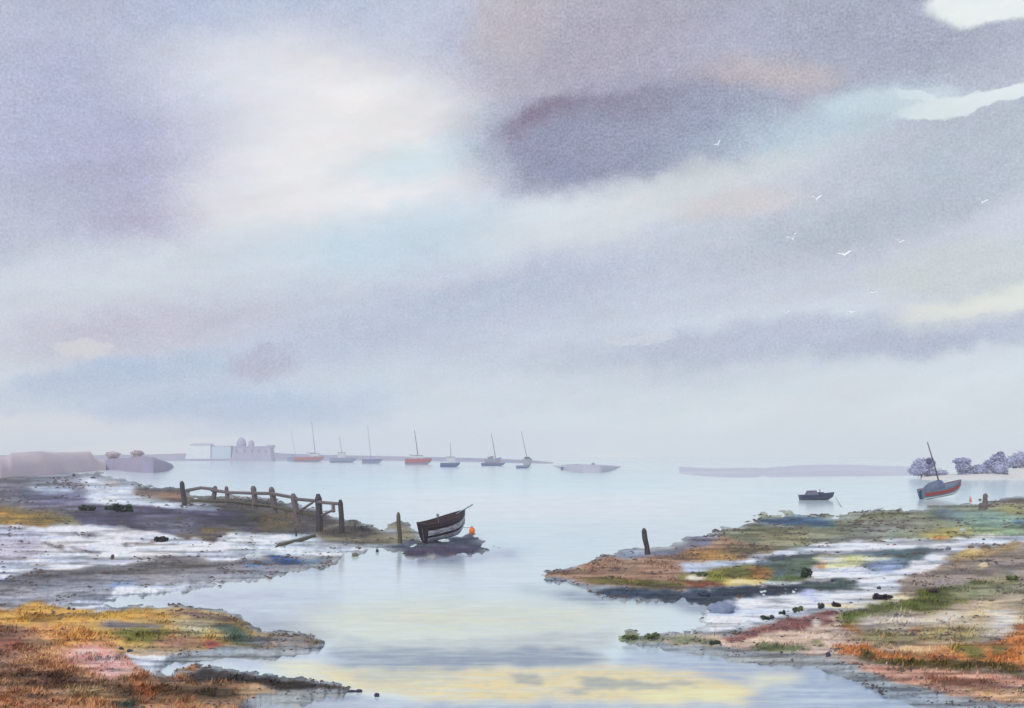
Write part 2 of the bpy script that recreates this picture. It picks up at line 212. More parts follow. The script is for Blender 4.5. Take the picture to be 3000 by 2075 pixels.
# ------------------------------------------------------------------ banks: polygon, top height, colour, colour of mottles, softness, raggedness, grass
G = [
 # left shore, mid distance
 ([(-3000,1500),(-3000,1388),(0,1402),(160,1388),(240,1386),(300,1396),(380,1412),(420,1430),(400,1452),(300,1500),(0,1550),(-3000,1800)], .35, (128,130,145), (112,112,128), 2, 1, 0),
 ([(230,1400),(300,1400),(400,1424),(440,1450),(560,1480),(720,1506),(600,1512),(400,1490),(270,1484),(250,1450)], .10, (188,195,205), (202,208,216), 2, .8, 0),
 ([(90,1412),(120,1432),(210,1434),(210,1440),(130,1446),(100,1436)], .30, (186,202,218), (176,192,210), 1.2, .3, 0),
 ([(80,1402),(180,1396),(220,1410),(200,1426),(120,1428)], .3, (160,168,182), (150,158,174), 3, .5, 0),
 ([(312,1420),(330,1413),(345,1418),(330,1427)], .15, (192,152,134), (192,152,134), 2, .3, 0),
 ([(100,1448),(255,1444),(262,1490),(120,1500)], .35, (116,112,136), (128,124,142), 3, .8, 0),
 ([(-3000,1500),(0,1478),(140,1500),(240,1520),(240,1537),(120,1545),(0,1540),(-3000,1600)], .30, (148,124,62), (120,112,70), 3, 1, .5),
 ([(-3000,1520),(0,1500),(90,1512),(140,1535),(60,1540),(-3000,1580)], .30, (184,142,44), (150,124,60), 3, 1, .4),
 ([(395,1424),(412,1433),(470,1438),(535,1438),(552,1458),(575,1478),(560,1482),(480,1466),(385,1446)], .22, (134,118,106), (122,112,106), 1, .3, .5),
 ([(440,1440),(530,1440),(540,1462),(470,1456)], .24, (146,114,96), (130,112,100), 2, .4, .4),
 ([(395,1422),(410,1431),(530,1438),(530,1443),(410,1438)], .28, (70,62,74), (84,76,84), .6, .3, 0),
 ([(560,1464),(650,1456),(700,1458),(780,1462),(850,1482),(930,1502),(975,1525),(1000,1538),(1060,1540),(1060,1562),(930,1566),(870,1566),(800,1560),(730,1556),(690,1530),(640,1490)], .45, (106,98,96), (84,80,80), 1, .5, 1),
 ([(720,1500),(860,1500),(880,1562),(800,1560),(730,1556)], .45, (92,86,74), (112,98,76), 2, .6, 1),
 # purple strip
 ([(255,1480),(400,1478),(520,1494),(640,1504),(735,1506),(760,1552),(660,1560),(620,1574),(540,1576),(450,1562),(400,1555),(300,1540),(240,1540),(200,1510)], .38, (98,94,116), (82,78,98), 1, .6, 0),
 ([(430,1515),(540,1520),(560,1556),(450,1556)], .38, (134,138,158), (116,120,140), 4, .8, 0),
 ([(400,1478),(520,1490),(720,1502),(720,1512),(520,1502),(400,1490)], .45, (82,74,98), (92,84,104), 1, .4, 0),
 ([(690,1512),(740,1506),(750,1550),(690,1556)], .42, (84,84,84), (70,72,74), 3, .5, 0),
 ([(585,1545),(680,1548),(660,1568),(600,1566)], .36, (118,112,76), (140,122,62), 2, .5, .3),
 # white bank
 ([(-3000,1560),(0,1541),(130,1546),(240,1540),(330,1540),(450,1562),(560,1574),(640,1566),(680,1562),(850,1566),(880,1580),(1000,1596),(1090,1606),(1050,1626),(900,1640),(760,1636),(640,1642),(560,1628),(460,1640),(300,1664),(80,1688),(0,1700),(-3000,1800)], .10, (226,222,224), (218,215,219), 1, .6, 0),
 ([(-3000,1550),(0,1540),(120,1552),(130,1600),(80,1640),(0,1668),(-3000,1760)], .12, (176,172,184), (188,184,194), 2, .6, 0),
 ([(650,1570),(850,1566),(1000,1598),(1080,1606),(1020,1628),(900,1636),(760,1628),(680,1610)], .03, (206,217,225), (214,222,228), 3, .8, 0),
 ([(230,1572),(262,1562),(282,1570),(250,1580)], .14, (150,148,150), (150,148,150), 1, .4, 0),
 ([(130,1590),(190,1600),(200,1616),(170,1608),(128,1594)], .14, (122,118,124), (132,128,134), .6, .5, 0),
 ([(215,1600),(290,1618),(280,1624),(215,1614)], .14, (132,128,136), (142,138,146), .6, .5, 0),
 ([(360,1592),(450,1580),(455,1590),(380,1598),(362,1604)], .14, (128,124,130), (138,134,140), .8, .5, 0),
 ([(515,1565),(600,1560),(670,1562),(660,1574),(620,1590),(590,1580),(520,1576)], .22, (104,94,92), (120,112,100), .8, .7, .4),
 ([(808,1600),(822,1590),(925,1566),(930,1572),(860,1590),(822,1604)], .10, (100,94,82), (92,86,78), .8, .2, .2),
 # ramp and spit running to the beached dinghy
 ([(920,1560),(970,1530),(1050,1540),(1130,1560),(1210,1568),(1206,1590),(1110,1596),(1050,1594),(960,1590),(940,1580)], .30, (136,130,110), (122,116,98), 1, .5, .6),
 ([(925,1560),(1000,1542),(1030,1540),(1080,1552),(1140,1568),(1100,1574),(1020,1578),(960,1570)], .42, (74,68,66), (90,82,74), 1.5, .5, .4),
 ([(1125,1545),(1150,1530),(1190,1532),(1208,1556),(1206,1582),(1160,1584),(1165,1552),(1130,1550)], .42, (146,140,122), (134,130,112), 1, .4, .5),
 # mud under and beside the dinghy, its shadow and reflection painted in dark
 ([(1140,1600),(1200,1588),(1260,1574),(1420,1572),(1430,1590),(1400,1600),(1560,1606),(1400,1612),(1180,1612)], .12, (74,84,98), (90,96,112), 1.5, .9, 0),
 ([(1110,1620),(1180,1606),(1400,1604),(1424,1612),(1390,1628),(1200,1636),(1170,1628)], .10, (84,76,102), (74,70,92), 1.5, 1.0, 0),
 # grey band on the left
 ([(-3000,1760),(0,1694),(80,1676),(300,1658),(440,1644),(460,1634),(530,1628),(600,1640),(700,1638),(760,1634),(790,1622),(880,1636),(960,1640),(1000,1648),(880,1664),(720,1690),(560,1706),(420,1720),(320,1745),(150,1775),(0,1810),(-3000,2000)], .22, (138,136,142), (126,124,128), 1.2, .6, 0),
 ([(0,1700),(300,1664),(450,1640),(520,1634),(640,1646),(720,1646),(600,1660),(400,1676),(200,1690),(0,1718)], .28, (120,116,114), (106,104,106), 2, .7, .2),
 ([(0,1740),(300,1700),(600,1680),(860,1655),(700,1694),(520,1706),(380,1722),(300,1750),(150,1770),(0,1800)], .16, (164,166,176), (152,156,168), 4, .8, 0),
 ([(788,1624),(830,1630),(884,1640),(880,1654),(840,1652),(800,1640)], .27, (40,92,146), (58,110,160), .8, .6, 0),
 ([(715,1648),(780,1640),(800,1652),(720,1662)], .25, (88,130,176), (120,146,176), 1.5, .9, 0),
 ([(880,1640),(940,1636),(940,1652),(884,1656)], .22, (112,142,168), (150,166,180), 1.5, .9, 0),
 ([(300,1716),(400,1700),(420,1712),(320,1728)], .18, (100,138,176), (140,158,178), 2, 1, 0),
 ([(330,1730),(420,1716),(640,1710),(620,1722),(430,1736),(340,1745)], .14, (222,224,228), (214,216,222), .8, .7, 0),
 ([(735,1700),(800,1688),(840,1698),(770,1704)], .14, (150,110,96), (170,140,126), 1, .8, 0),
 ([(150,1775),(230,1760),(320,1765),(320,1788),(200,1788)], .14, (228,226,230), (222,220,226), .8, .7, 0),
 # gold and olive island, lower left
 ([(-3000,1860),(0,1800),(60,1778),(130,1756),(170,1780),(330,1792),(400,1782),(520,1778),(620,1790),(700,1812),(730,1850),(800,1855),(930,1872),(940,1888),(740,1892),(600,1898),(500,1914),(420,1922),(350,1912),(300,1900),(0,1960),(-3000,2200)], .40, (196,164,92), (180,150,88), 1.2, .7, .9),
 ([(-3000,1840),(0,1790),(100,1764),(160,1780),(300,1800),(480,1790),(420,1812),(260,1826),(0,1836),(-3000,1900)], .44, (204,164,70), (190,150,72), 2, .8, 1),
 ([(520,1785),(700,1812),(706,1826),(600,1812),(500,1796)], .40, (130,108,96), (120,100,92), 1.5, .6, .5),
 ([(310,1822),(420,1822),(500,1834),(440,1842),(320,1844),(300,1834)], .38, (138,128,124), (128,118,116), 1, .4, .2),
 ([(330,1850),(420,1840),(505,1838),(500,1868),(460,1886),(380,1880)], .40, (134,132,56), (112,112,52), 1.5, .7, .8),
 ([(510,1850),(620,1840),(600,1870),(530,1876)], .40, (140,136,84), (128,124,84), 2, .8, .6),
 ([(480,1810),(640,1815),(660,1850),(560,1850)], .38, (202,190,158), (190,178,148), 4, .8, .6),
 ([(450,1872),(560,1868),(600,1884),(560,1900),(460,1900)], .38, (172,134,120), (180,142,126), 3, .8, .5),
 ([(640,1830),(700,1835),(730,1860),(800,1866),(760,1892),(690,1888),(650,1860)], .40, (104,122,104), (88,108,96), 2, .8, .6),
 ([(740,1860),(930,1872),(930,1888),(760,1890)], .30, (134,136,152), (120,124,140), 3, .8, .2),
 ([(595,1882),(620,1876),(640,1890),(600,1897)], .40, (196,82,96), (190,96,100), 1.2, .6, .3),
 ([(360,1900),(480,1902),(560,1898),(500,1916),(410,1922)], .34, (178,162,140), (168,152,134), 2, .6, .2),
 # bottom left corner
 ([(-3000,2060),(0,1850),(120,1828),(250,1840),(330,1870),(360,1912),(420,1955),(450,1982),(560,1975),(700,1985),(800,2000),(740,2030),(710,2055),(690,2130),(-3000,2400)], .55, (194,154,112), (174,132,98), 1.2, .7, 1),
 ([(100,1830),(260,1836),(330,1872),(300,1912),(200,1900),(120,1870)], .56, (212,160,84), (198,148,84), 4, .9, 1.2),
 ([(0,1832),(90,1836),(110,1880),(60,1950),(0,1960),(-400,1960)], .58, (154,120,100), (136,104,90), 5, .9, 1.2),
 ([(200,1905),(260,1885),(330,1900),(390,1930),(400,1966),(300,1990),(250,1960),(200,1930)], .55, (222,176,164), (214,160,150), 3, 1, 1),
 ([(0,1870),(80,1876),(70,1902),(0,1904)], .58, (150,94,74), (138,90,76), 3, 1, 1),
 ([(0,1960),(150,1965),(260,1992),(420,2010),(480,2040),(300,2030),(0,2000)], .58, (132,96,76), (112,82,68), 4, 1.2, 1.2),
 ([(180,2015),(300,2010),(340,2040),(220,2060)], .56, (178,156,118), (160,136,100), 3, 1.2, 1),
 ([(-3000,2300),(0,2020),(120,2030),(200,2060),(420,2056),(560,2075),(560,2200),(-3000,2500)], .55, (180,136,98), (164,120,86), 5, 1, 1),
 ([(300,2000),(480,2002),(700,2012),(700,2050),(560,2060),(340,2050)], .52, (104,86,66), (128,98,70), 3, .9, 1),
 ([(330,2056),(400,2050),(430,2075),(360,2085)], .55, (72,86,76), (80,92,82), 2, .8, .6),
 ([(400,1990),(430,1980),(450,2010),(420,2050),(395,2040)], .55, (186,112,44), (176,104,48), 2, 1, 1),
 ([(530,1958),(560,1944),(590,1958),(560,1972)], .50, (184,128,62), (170,116,60), 1.5, .8, 1),
 ([(540,1978),(600,1964),(680,1972),(760,1982),(900,1998),(1040,2022),(900,2020),(820,2020),(720,2002),(640,1998),(560,1996)], .52, (62,56,56), (78,66,58), 1, .5, .4),
 ([(370,1916),(410,1922),(482,1922),(466,1950),(450,1978),(420,1962)], .30, (230,228,230), (224,222,226), .5, .2, 0),
 ([(700,2016),(740,2006),(820,2024),(720,2044),(690,2040)], .2, (196,168,132), (184,156,124), 1.5, .6, .3),
 # right shore: green bank
 ([(2070,1585),(2100,1562),(2200,1544),(2240,1534),(2320,1528),(2450,1516),(2560,1504),(2700,1496),(2800,1484),(2900,1478),(3000,1466),(6000,1420),(6000,1640),(3000,1572),(2850,1574),(2700,1580),(2560,1594),(2440,1604),(2300,1624),(2200,1640),(2000,1652),(1900,1640),(2000,1604)], .35, (142,146,122), (128,132,108), 1.2, .7, .8),
 ([(2075,1524),(2160,1520),(2240,1524),(2240,1529),(2140,1528)], .12, (120,124,98), (132,138,118), .5, .3, .3),
 ([(2180,1511),(2300,1502),(2460,1502),(2540,1508),(2420,1514),(2200,1518)], .14, (142,150,130), (156,164,148), .8, .5, .3),
 ([(2215,1522),(2280,1520),(2350,1514),(2380,1520),(2370,1534),(2300,1542),(2230,1536)], .20, (54,98,136), (70,112,148), 1, .5, 0),
 ([(2360,1512),(2420,1522),(2450,1536),(2400,1544),(2360,1536)], .25, (78,112,136), (92,124,136), 1.5, .7, 0),
 ([(2225,1534),(2320,1542),(2330,1547),(2240,1543)], .26, (222,226,224), (222,226,224), .4, .3, 0),
 ([(2520,1502),(2640,1496),(2650,1512),(2540,1518)], .34, (104,108,76), (116,120,84), 1.2, .7, .6),
 ([(2160,1545),(2220,1535),(2300,1550),(2280,1570),(2200,1575)], .36, (116,120,90), (104,110,80), 2.5, .9, .8),
 ([(2200,1560),(2440,1548),(2450,1580),(2280,1600)], .35, (164,158,126), (152,148,118), 4, .9, 1),
 ([(2380,1575),(2560,1565),(2560,1594),(2400,1604)], .35, (132,128,116), (120,118,108), 3, .9, .8),
 ([(2480,1536),(2700,1520),(2720,1545),(2500,1566)], .34, (154,154,146), (146,148,138), 4, .9, .5),
 ([(2735,1498),(2810,1492),(2824,1512),(2800,1530),(2760,1524)], .20, (92,112,132), (112,130,142), 2, .7, 0),
 ([(2780,1510),(2900,1500),(3000,1505),(3000,1570),(2880,1572),(2820,1545)], .34, (128,160,152), (146,168,150), 3, .9, .5),
 ([(2960,1520),(3000,1518),(3000,1536),(2970,1534)], .36, (64,120,150), (80,130,150), 1.5, .6, 0),
 ([(2840,1556),(2960,1540),(3000,1550),(3000,1568),(2900,1574)], .36, (150,168,132), (140,158,124), 2, .8, .6),
 ([(2700,1568),(2760,1552),(2830,1546),(2860,1558),(2800,1572),(2740,1580)], .36, (178,166,92), (166,160,100), 2, .7, .8),
 ([(2724,1572),(2765,1566),(2775,1576),(2735,1580)], .37, (204,138,42), (190,134,56), 1, .6, .6),
 ([(2860,1476),(2960,1466),(3000,1460),(3000,1476),(2880,1484)], .4, (138,126,108), (126,118,100), 1.2, .5, .6),
 ([(2890,1486),(3000,1480),(3000,1504),(2920,1500)], .38, (160,156,104), (148,146,100), 2.5, .7, .8),
 # right shore: tan point with the post
 ([(1560,1692),(1600,1682),(1642,1674),(1680,1656),(1720,1644),(1780,1634),(1850,1626),(1920,1622),(1980,1608),(2060,1584),(2100,1572),(2240,1600),(2300,1622),(2200,1642),(2240,1700),(2120,1716),(2000,1730),(1850,1724),(1750,1716),(1700,1708),(1640,1694)], .40, (168,138,114), (156,124,102), 1, .6, 1),
 ([(1790,1628),(1850,1614),(1900,1616),(1896,1634),(1800,1636)], .30, (158,166,180), (150,158,174), 1.5, .4, 0),
 ([(1900,1620),(1980,1604),(2050,1578),(2090,1572),(2080,1600),(1990,1622),(1910,1628)], .34, (124,124,140), (112,112,128), 1.5, .7, 0),
 ([(2000,1622),(2120,1612),(2200,1622),(2140,1646),(2040,1652)], .42, (192,156,88), (182,146,88), 2, .8, 1),
 ([(2120,1600),(2260,1592),(2280,1616),(2180,1640),(2120,1620)], .42, (146,130,100), (132,122,96), 2.5, .8, 1),
 ([(1690,1700),(1760,1694),(1900,1702),(2000,1706),(2020,1722),(1900,1722),(1760,1716)], .36, (116,112,58), (102,94,58), 1.5, .7, 1),
 ([(1980,1652),(2020,1648),(2220,1642),(2240,1662),(2100,1672),(2010,1682),(1990,1672)], .26, (164,170,186), (174,182,196), 1.2, .5, 0),
 # channel, islets and white sand on the right
 ([(2180,1644),(2240,1626),(2320,1606),(2450,1590),(2600,1582),(2780,1576),(3000,1566),(6000,1560),(6000,1620),(2990,1590),(2880,1604),(2770,1616),(2780,1640),(2690,1680),(2660,1725),(2600,1770),(2450,1790),(2300,1800),(2200,1830),(2100,1852),(2040,1850),(2080,1780),(2200,1720)], .16, (228,228,228), (220,220,224), 1, .7, 0),
 ([(2200,1650),(2260,1632),(2400,1620),(2560,1610),(2740,1604),(2780,1608),(2720,1622),(2730,1640),(2640,1670),(2560,1680),(2500,1650),(2380,1660),(2360,1700),(2200,1700),(2190,1670)], .12, (112,124,142), (98,116,122), 1, .6, 0),
 ([(2250,1640),(2380,1632),(2380,1664),(2340,1680),(2240,1672)], .24, (108,124,104), (96,112,98), 2, .8, .5),
 ([(2560,1610),(2720,1612),(2700,1640),(2600,1636)], .18, (82,104,106), (96,112,104), 2, .8, .3),
 ([(2390,1632),(2450,1626),(2600,1628),(2610,1640),(2560,1648),(2500,1662),(2400,1666),(2388,1650)], .22, (222,212,176), (208,206,158), 1, .6, .3),
 ([(2470,1628),(2530,1630),(2520,1646),(2460,1650)], .24, (176,180,120), (188,186,130), 2, .7, .5),
 ([(2400,1645),(2420,1650),(2410,1668),(2385,1664)], .25, (176,134,88), (160,120,84), 1, .5, .4),
 ([(2560,1640),(2660,1640),(2640,1680),(2560,1672)], .12, (142,156,184), (156,168,190), 3, .7, 0),
 ([(2690,1650),(2780,1636),(2760,1670),(2680,1694),(2630,1690)], .20, (228,226,222), (222,220,220), .8, .7, 0),
 ([(1980,1690),(2060,1676),(2160,1664),(2230,1652),(2262,1672),(2268,1702),(2200,1714),(2090,1718),(2000,1706)], .32, (138,136,62), (122,122,58), 1.2, .7, .9),
 ([(2015,1690),(2040,1684),(2062,1694),(2040,1702),(2010,1700)], .34, (210,196,182), (204,188,176), .8, .4, 0),
 ([(2190,1664),(2250,1664),(2262,1690),(2210,1698)], .34, (176,126,64), (160,116,62), 1.5, .6, .8),
 ([(2090,1706),(2200,1696),(2250,1700),(2240,1712),(2110,1716)], .28, (224,204,124), (214,192,116), 1, .5, .2),
 ([(2000,1704),(2080,1706),(2120,1718),(2040,1724)], .30, (138,80,58), (128,84,62), 1, .6, .5),
 ([(2250,1690),(2330,1680),(2400,1684),(2370,1702),(2270,1708)], .28, (104,122,70), (92,110,72), 1.5, .7, .8),
 ([(1660,1740),(1800,1728),(2000,1730),(2120,1722),(2260,1714),(2400,1700),(2500,1700),(2500,1726),(2400,1740),(2300,1742),(2180,1756),(2090,1770),(1960,1762),(1800,1752)], .06, (72,82,100), (62,76,88), 1.5, .8, 0),  # dark mud strip with the bank's reflection painted into its colour
 ([(2160,1722),(2300,1708),(2320,1730),(2200,1738)], .10, (56,58,72), (70,76,84), 1.5, .8, 0),
 ([(2330,1712),(2490,1700),(2498,1728),(2380,1732)], .12, (78,100,92), (92,110,102), 1.5, .8, .2),
 ([(2080,1790),(2095,1768),(2125,1752),(2165,1768),(2168,1790),(2120,1796)], .16, (146,156,176), (158,168,186), .8, .4, 0),
 ([(2320,1735),(2390,1728),(2400,1752),(2380,1768),(2340,1745)], .16, (178,182,206), (190,194,214), 1, .5, 0),
 # grey-tan slope on the right
 ([(2640,1722),(2620,1700),(2700,1676),(2780,1650),(2860,1628),(2940,1606),(3000,1592),(6000,1600),(6000,2100),(3000,2064),(2860,2050),(2740,2030),(2640,2002),(2560,1972),(2500,1945),(2450,1930),(2500,1850),(2450,1810),(2640,1770)], .55, (158,144,132), (148,134,124), 1, .5, .6),
 ([(2760,1640),(2800,1620),(2860,1606),(2990,1588),(3000,1600),(2900,1628),(2820,1648)], .55, (150,128,92), (168,146,104), 1.5, .7, .8),
 ([(2780,1622),(2830,1604),(2880,1612),(2820,1636)], .5, (216,192,128), (190,160,100), 1.5, .7, .5),
 ([(2868,1650),(2890,1652),(2900,1662),(2880,1676),(2866,1672)], .58, (226,206,162), (218,196,150), .6, .2, 0),
 ([(2660,1700),(2860,1660),(3000,1620),(3000,1680),(2860,1715),(2700,1730)], .55, (142,134,136), (154,142,132), 5, .8, .3),
 ([(2940,1668),(2980,1676),(2985,1694),(2950,1684)], .6, (104,108,78), (100,104,80), 1.2, .6, .8),
 ([(2400,1772),(2520,1758),(2640,1742),(2680,1750),(2600,1768),(2460,1786)], .3, (214,200,164), (204,190,156), 1, .5, .2),
 ([(2450,1832),(2470,1796),(2560,1776),(2650,1756),(2720,1728),(2820,1712),(2880,1704),(2900,1720),(2850,1760),(2790,1776),(2770,1804),(2730,1806),(2690,1790),(2600,1800),(2520,1812),(2500,1834),(2460,1850)], .65, (118,124,56), (100,108,54), 1, .7, 1),
 ([(2800,1730),(2900,1700),(3000,1690),(3000,1740),(2880,1750),(2820,1760)], .62, (158,156,124), (140,142,108), 3, .9, .8),
 ([(2500,1840),(2540,1806),(2660,1796),(2700,1810),(2800,1780),(3000,1760),(3000,1860),(2800,1866),(2560,1850)], .60, (190,178,166), (200,184,160), 4, .7, .5),
 ([(2800,1800),(3000,1750),(3000,1830),(2850,1840)], .62, (204,186,148), (192,172,138), 5, .8, .6),
 ([(2900,1800),(2970,1786),(2985,1830),(2920,1850)], .62, (226,214,202), (220,206,190), 4, .5, .2),
 ([(2500,1850),(2900,1836),(2880,1880),(2540,1888)], .58, (180,160,110), (166,154,112), 3, .9, .9),
 ([(2440,1832),(2500,1832),(2520,1850),(2510,1876),(2460,1870)], .55, (204,146,62), (190,136,60), 2, .8, .9),
 ([(2640,1845),(2690,1842),(2680,1856),(2650,1856)], .6, (200,116,44), (190,110,50), 1.2, .8, .8),
 # red brown point
 ([(1930,1868),(2080,1860),(2130,1868),(2180,1846),(2300,1812),(2420,1790),(2470,1790),(2460,1830),(2500,1850),(2520,1900),(2460,1926),(2380,1920),(2300,1912),(2200,1904),(2140,1896),(2060,1890),(1960,1886)], .42, (198,178,160), (188,166,150), 1, .6, .5),
 ([(2110,1872),(2180,1846),(2300,1812),(2420,1790),(2462,1792),(2440,1826),(2380,1838),(2250,1856),(2190,1872),(2140,1880)], .50, (144,104,100), (130,92,92), .8, .5, .6),
 ([(1790,1866),(1820,1852),(1900,1858),(2000,1864),(2120,1872),(2110,1892),(2040,1886),(1900,1882),(1800,1880)], .22, (140,146,120), (124,128,110), 1, .8, .6),
 ([(2196,1892),(2260,1886),(2360,1894),(2350,1912),(2240,1910)], .44, (132,140,100), (116,120,88), .8, .6, .7),
 ([(2360,1882),(2400,1876),(2420,1890),(2380,1898)], .44, (148,142,108), (138,132,100), 1, .6, .5),
 ([(2380,1812),(2392,1814),(2410,1826),(2380,1836)], .46, (214,206,200), (214,206,200), .6, .3, 0),
 # orange heath, olive band and pink mud, bottom right
 ([(2420,1906),(2460,1890),(2540,1884),(2556,1908),(2660,1920),(2720,1900),(2800,1892),(2940,1880),(3000,1836),(6000,1836),(6000,2000),(3000,1960),(2700,1950),(2560,1936)], .60, (196,138,76), (182,118,64), 1.2, .9, 1.1),
 ([(2560,1900),(2680,1890),(2780,1886),(2860,1900),(2760,1912),(2660,1916)], .60, (222,182,134), (210,168,116), 2, .8, .8),
 ([(2790,1892),(2830,1894),(2880,1896),(2880,1930),(2840,1924),(2800,1910)], .64, (140,128,56), (124,116,54), 1, .7, 1),
 ([(2900,1896),(2960,1894),(2955,1926),(2910,1920)], .64, (128,116,52), (116,104,50), 1, .7, 1),
 ([(2960,1880),(3000,1840),(3000,1950),(2960,1930)], .62, (200,140,72), (188,128,70), 2.5, .8, 1),
 ([(2500,1916),(2520,1906),(2560,1914),(2570,1934),(2520,1936)], .60, (86,84,52), (98,88,56), 1.2, .8, 1),
 ([(2540,1936),(2700,1936),(2800,1936),(3000,1950),(3000,1976),(2860,1966),(2720,1968),(2600,1956)], .62, (112,104,54), (128,104,60), 1.5, .9, 1.1),
 ([(2460,1930),(2560,1946),(2700,1966),(2860,1970),(3000,1984),(3000,2058),(2860,2048),(2740,2026),(2640,2000),(2560,1972)], .40, (200,160,140), (186,142,122), 1.5, .8, .6),
 ([(2690,1980),(2760,1984),(2860,1990),(2940,2006),(2860,2010),(2740,2000)], .48, (150,98,72), (134,90,70), 1.5, 1, 1),
 ([(2800,2020),(3000,2020),(3000,2060),(2860,2046)], .40, (208,172,134), (196,160,124), 2, .8, .8),
]
def paint(layers, base):
    colr = np.zeros(X.shape + (3,)); colr[:] = lin(base); z = np.full(X.shape, -0.10); grass = np.zeros(X.shape)
    mm = np.clip((fbm(X / 34 + 3, Y / 9 + 60, 5) * 3.2) + .5, 0, 1)
    for (poly, h, c1, c2, soft, rag, gs) in layers:
        if h is None: rag *= 1.5
        m = mask(poly, soft, rag)
        if h is None: m = m * np.clip(.88 + fbm(X / 160 + 8, Y / 5 + soft, 4) * 1.3, 0, 1)
        if h is not None:
            mz = blur(blur(m, 5, 1), 4, 0)
            z = z * (1 - mz) + mz * (h * .55 + .02)
            grass = grass * (1 - m) + m * gs
        cc = np.array(lin(c1)) * (1 - mm[..., None]) + np.array(lin(c2)) * mm[..., None]
        colr = colr * (1 - m[..., None]) + cc * m[..., None]
    return colr, z, grass
GC, GZ, GG = paint(G, (150, 156, 160))
land = np.clip((GZ + .10) / .3, 0, 1)
rel = fbm(X / 90 + 7, Y / 14 + 9, 5)
GZ = GZ + (rel * .20 + n3 * .05) * land + (n3 * .40 + n1 * .12) * np.exp(-(GZ / .10) ** 2) * np.clip((GZ + .095) / .05, 0, 1)
GC = GC * (1 + 0.35 * fbm(X / 9 + 40, Y / 4 + 20, 3))[..., None]
# no undercut banks: let every face slope at least a little towards the viewer's side
_D0 = CAM_H * F / (Y - YH); _D = (CAM_H - GZ) * F / (Y - YH)
_D = np.minimum.accumulate(_D - .45 * _D0, axis=0) + .45 * _D0
GZ = CAM_H - _D * (Y - YH) / F
# slow hue drift of the damp silt
hd = fbm(X / 160 + 21, Y / 34 + 4, 3)[..., None]
GC = GC * (1 + hd * np.array([.25, .05, -.25]))
wet = np.clip((fbm(X / 110 + 61, Y / 8 + 13, 5) - .0) * 9, 0, 1) * np.clip((GC.mean(-1) - .40) * 5, 0, 1)
GC = GC * (1 - .72 * wet[..., None]) + .72 * wet[..., None] * np.array(lin((166, 176, 190)))
# drifts of wrack and grit: dark flecks gathered in bands
fl = np.clip((fbm(X / 7 + 50, Y / 3.2 + 8, 3) - .17) * 9, 0, 1) * np.clip(.35 + fbm(X / 90 + 31, Y / 18 + 77, 3) * 3.4, 0, 1)
GC = GC * (1 - (.30 + .40 * (GC.mean(-1, keepdims=True) < .5)) * fl[..., None])
GC = np.clip(np.power(np.clip(GC, 0.003, 1), 1.24) * 1.38, 0.004, .93)
lum = GC.mean(-1, keepdims=True); GC = lum + (GC - lum) * .86
GC = GC * (1 + np.clip(fbm(X / 120 + 9, Y / 7 + 41, 5) * 2.4, -.5, .35))[..., None]; GC = np.clip(GC, .004, .93)
def grid_mesh(name, Z, col):
    ny, nx = X.shape; D = (CAM_H - Z) * F / (Y - YH); V = np.stack([(X - CX) / F * D, D, Z], -1).reshape(-1, 3)
    idx = np.arange(nx * ny).reshape(ny, nx)
    q = np.stack([idx[1:, :-1], idx[1:, 1:], idx[:-1, 1:], idx[:-1, :-1]], -1).reshape(-1, 4)
    me = bpy.data.meshes.new(name); me.vertices.add(len(V)); me.vertices.foreach_set('co', V.ravel())
    me.loops.add(q.size); me.loops.foreach_set('vertex_index', q.ravel().astype(np.int32))
    me.polygons.add(len(q)); me.polygons.foreach_set('loop_start', np.arange(0, q.size, 4, dtype=np.int32))
    me.update(calc_edges=True); me.validate()
    me.polygons.foreach_set('use_smooth', np.ones(len(q), bool))
    at = me.attributes.new('tone', 'FLOAT_COLOR', 'POINT')
    cc = np.concatenate([col.reshape(-1, 3), np.ones((len(V), 1))], 1).astype(np.float32); at.data.foreach_set('color', cc.ravel())
    o = bpy.data.objects.new(name, me); C.objects.link(o); return o
ground = grid_mesh('ground', GZ, GC); ground['kind'] = 'structure'
ground.data.materials.append(attr_mat('tidal_mud_and_sand', .8, .2, ((0.9, .16), (7, .22), (40, .16)), .5))

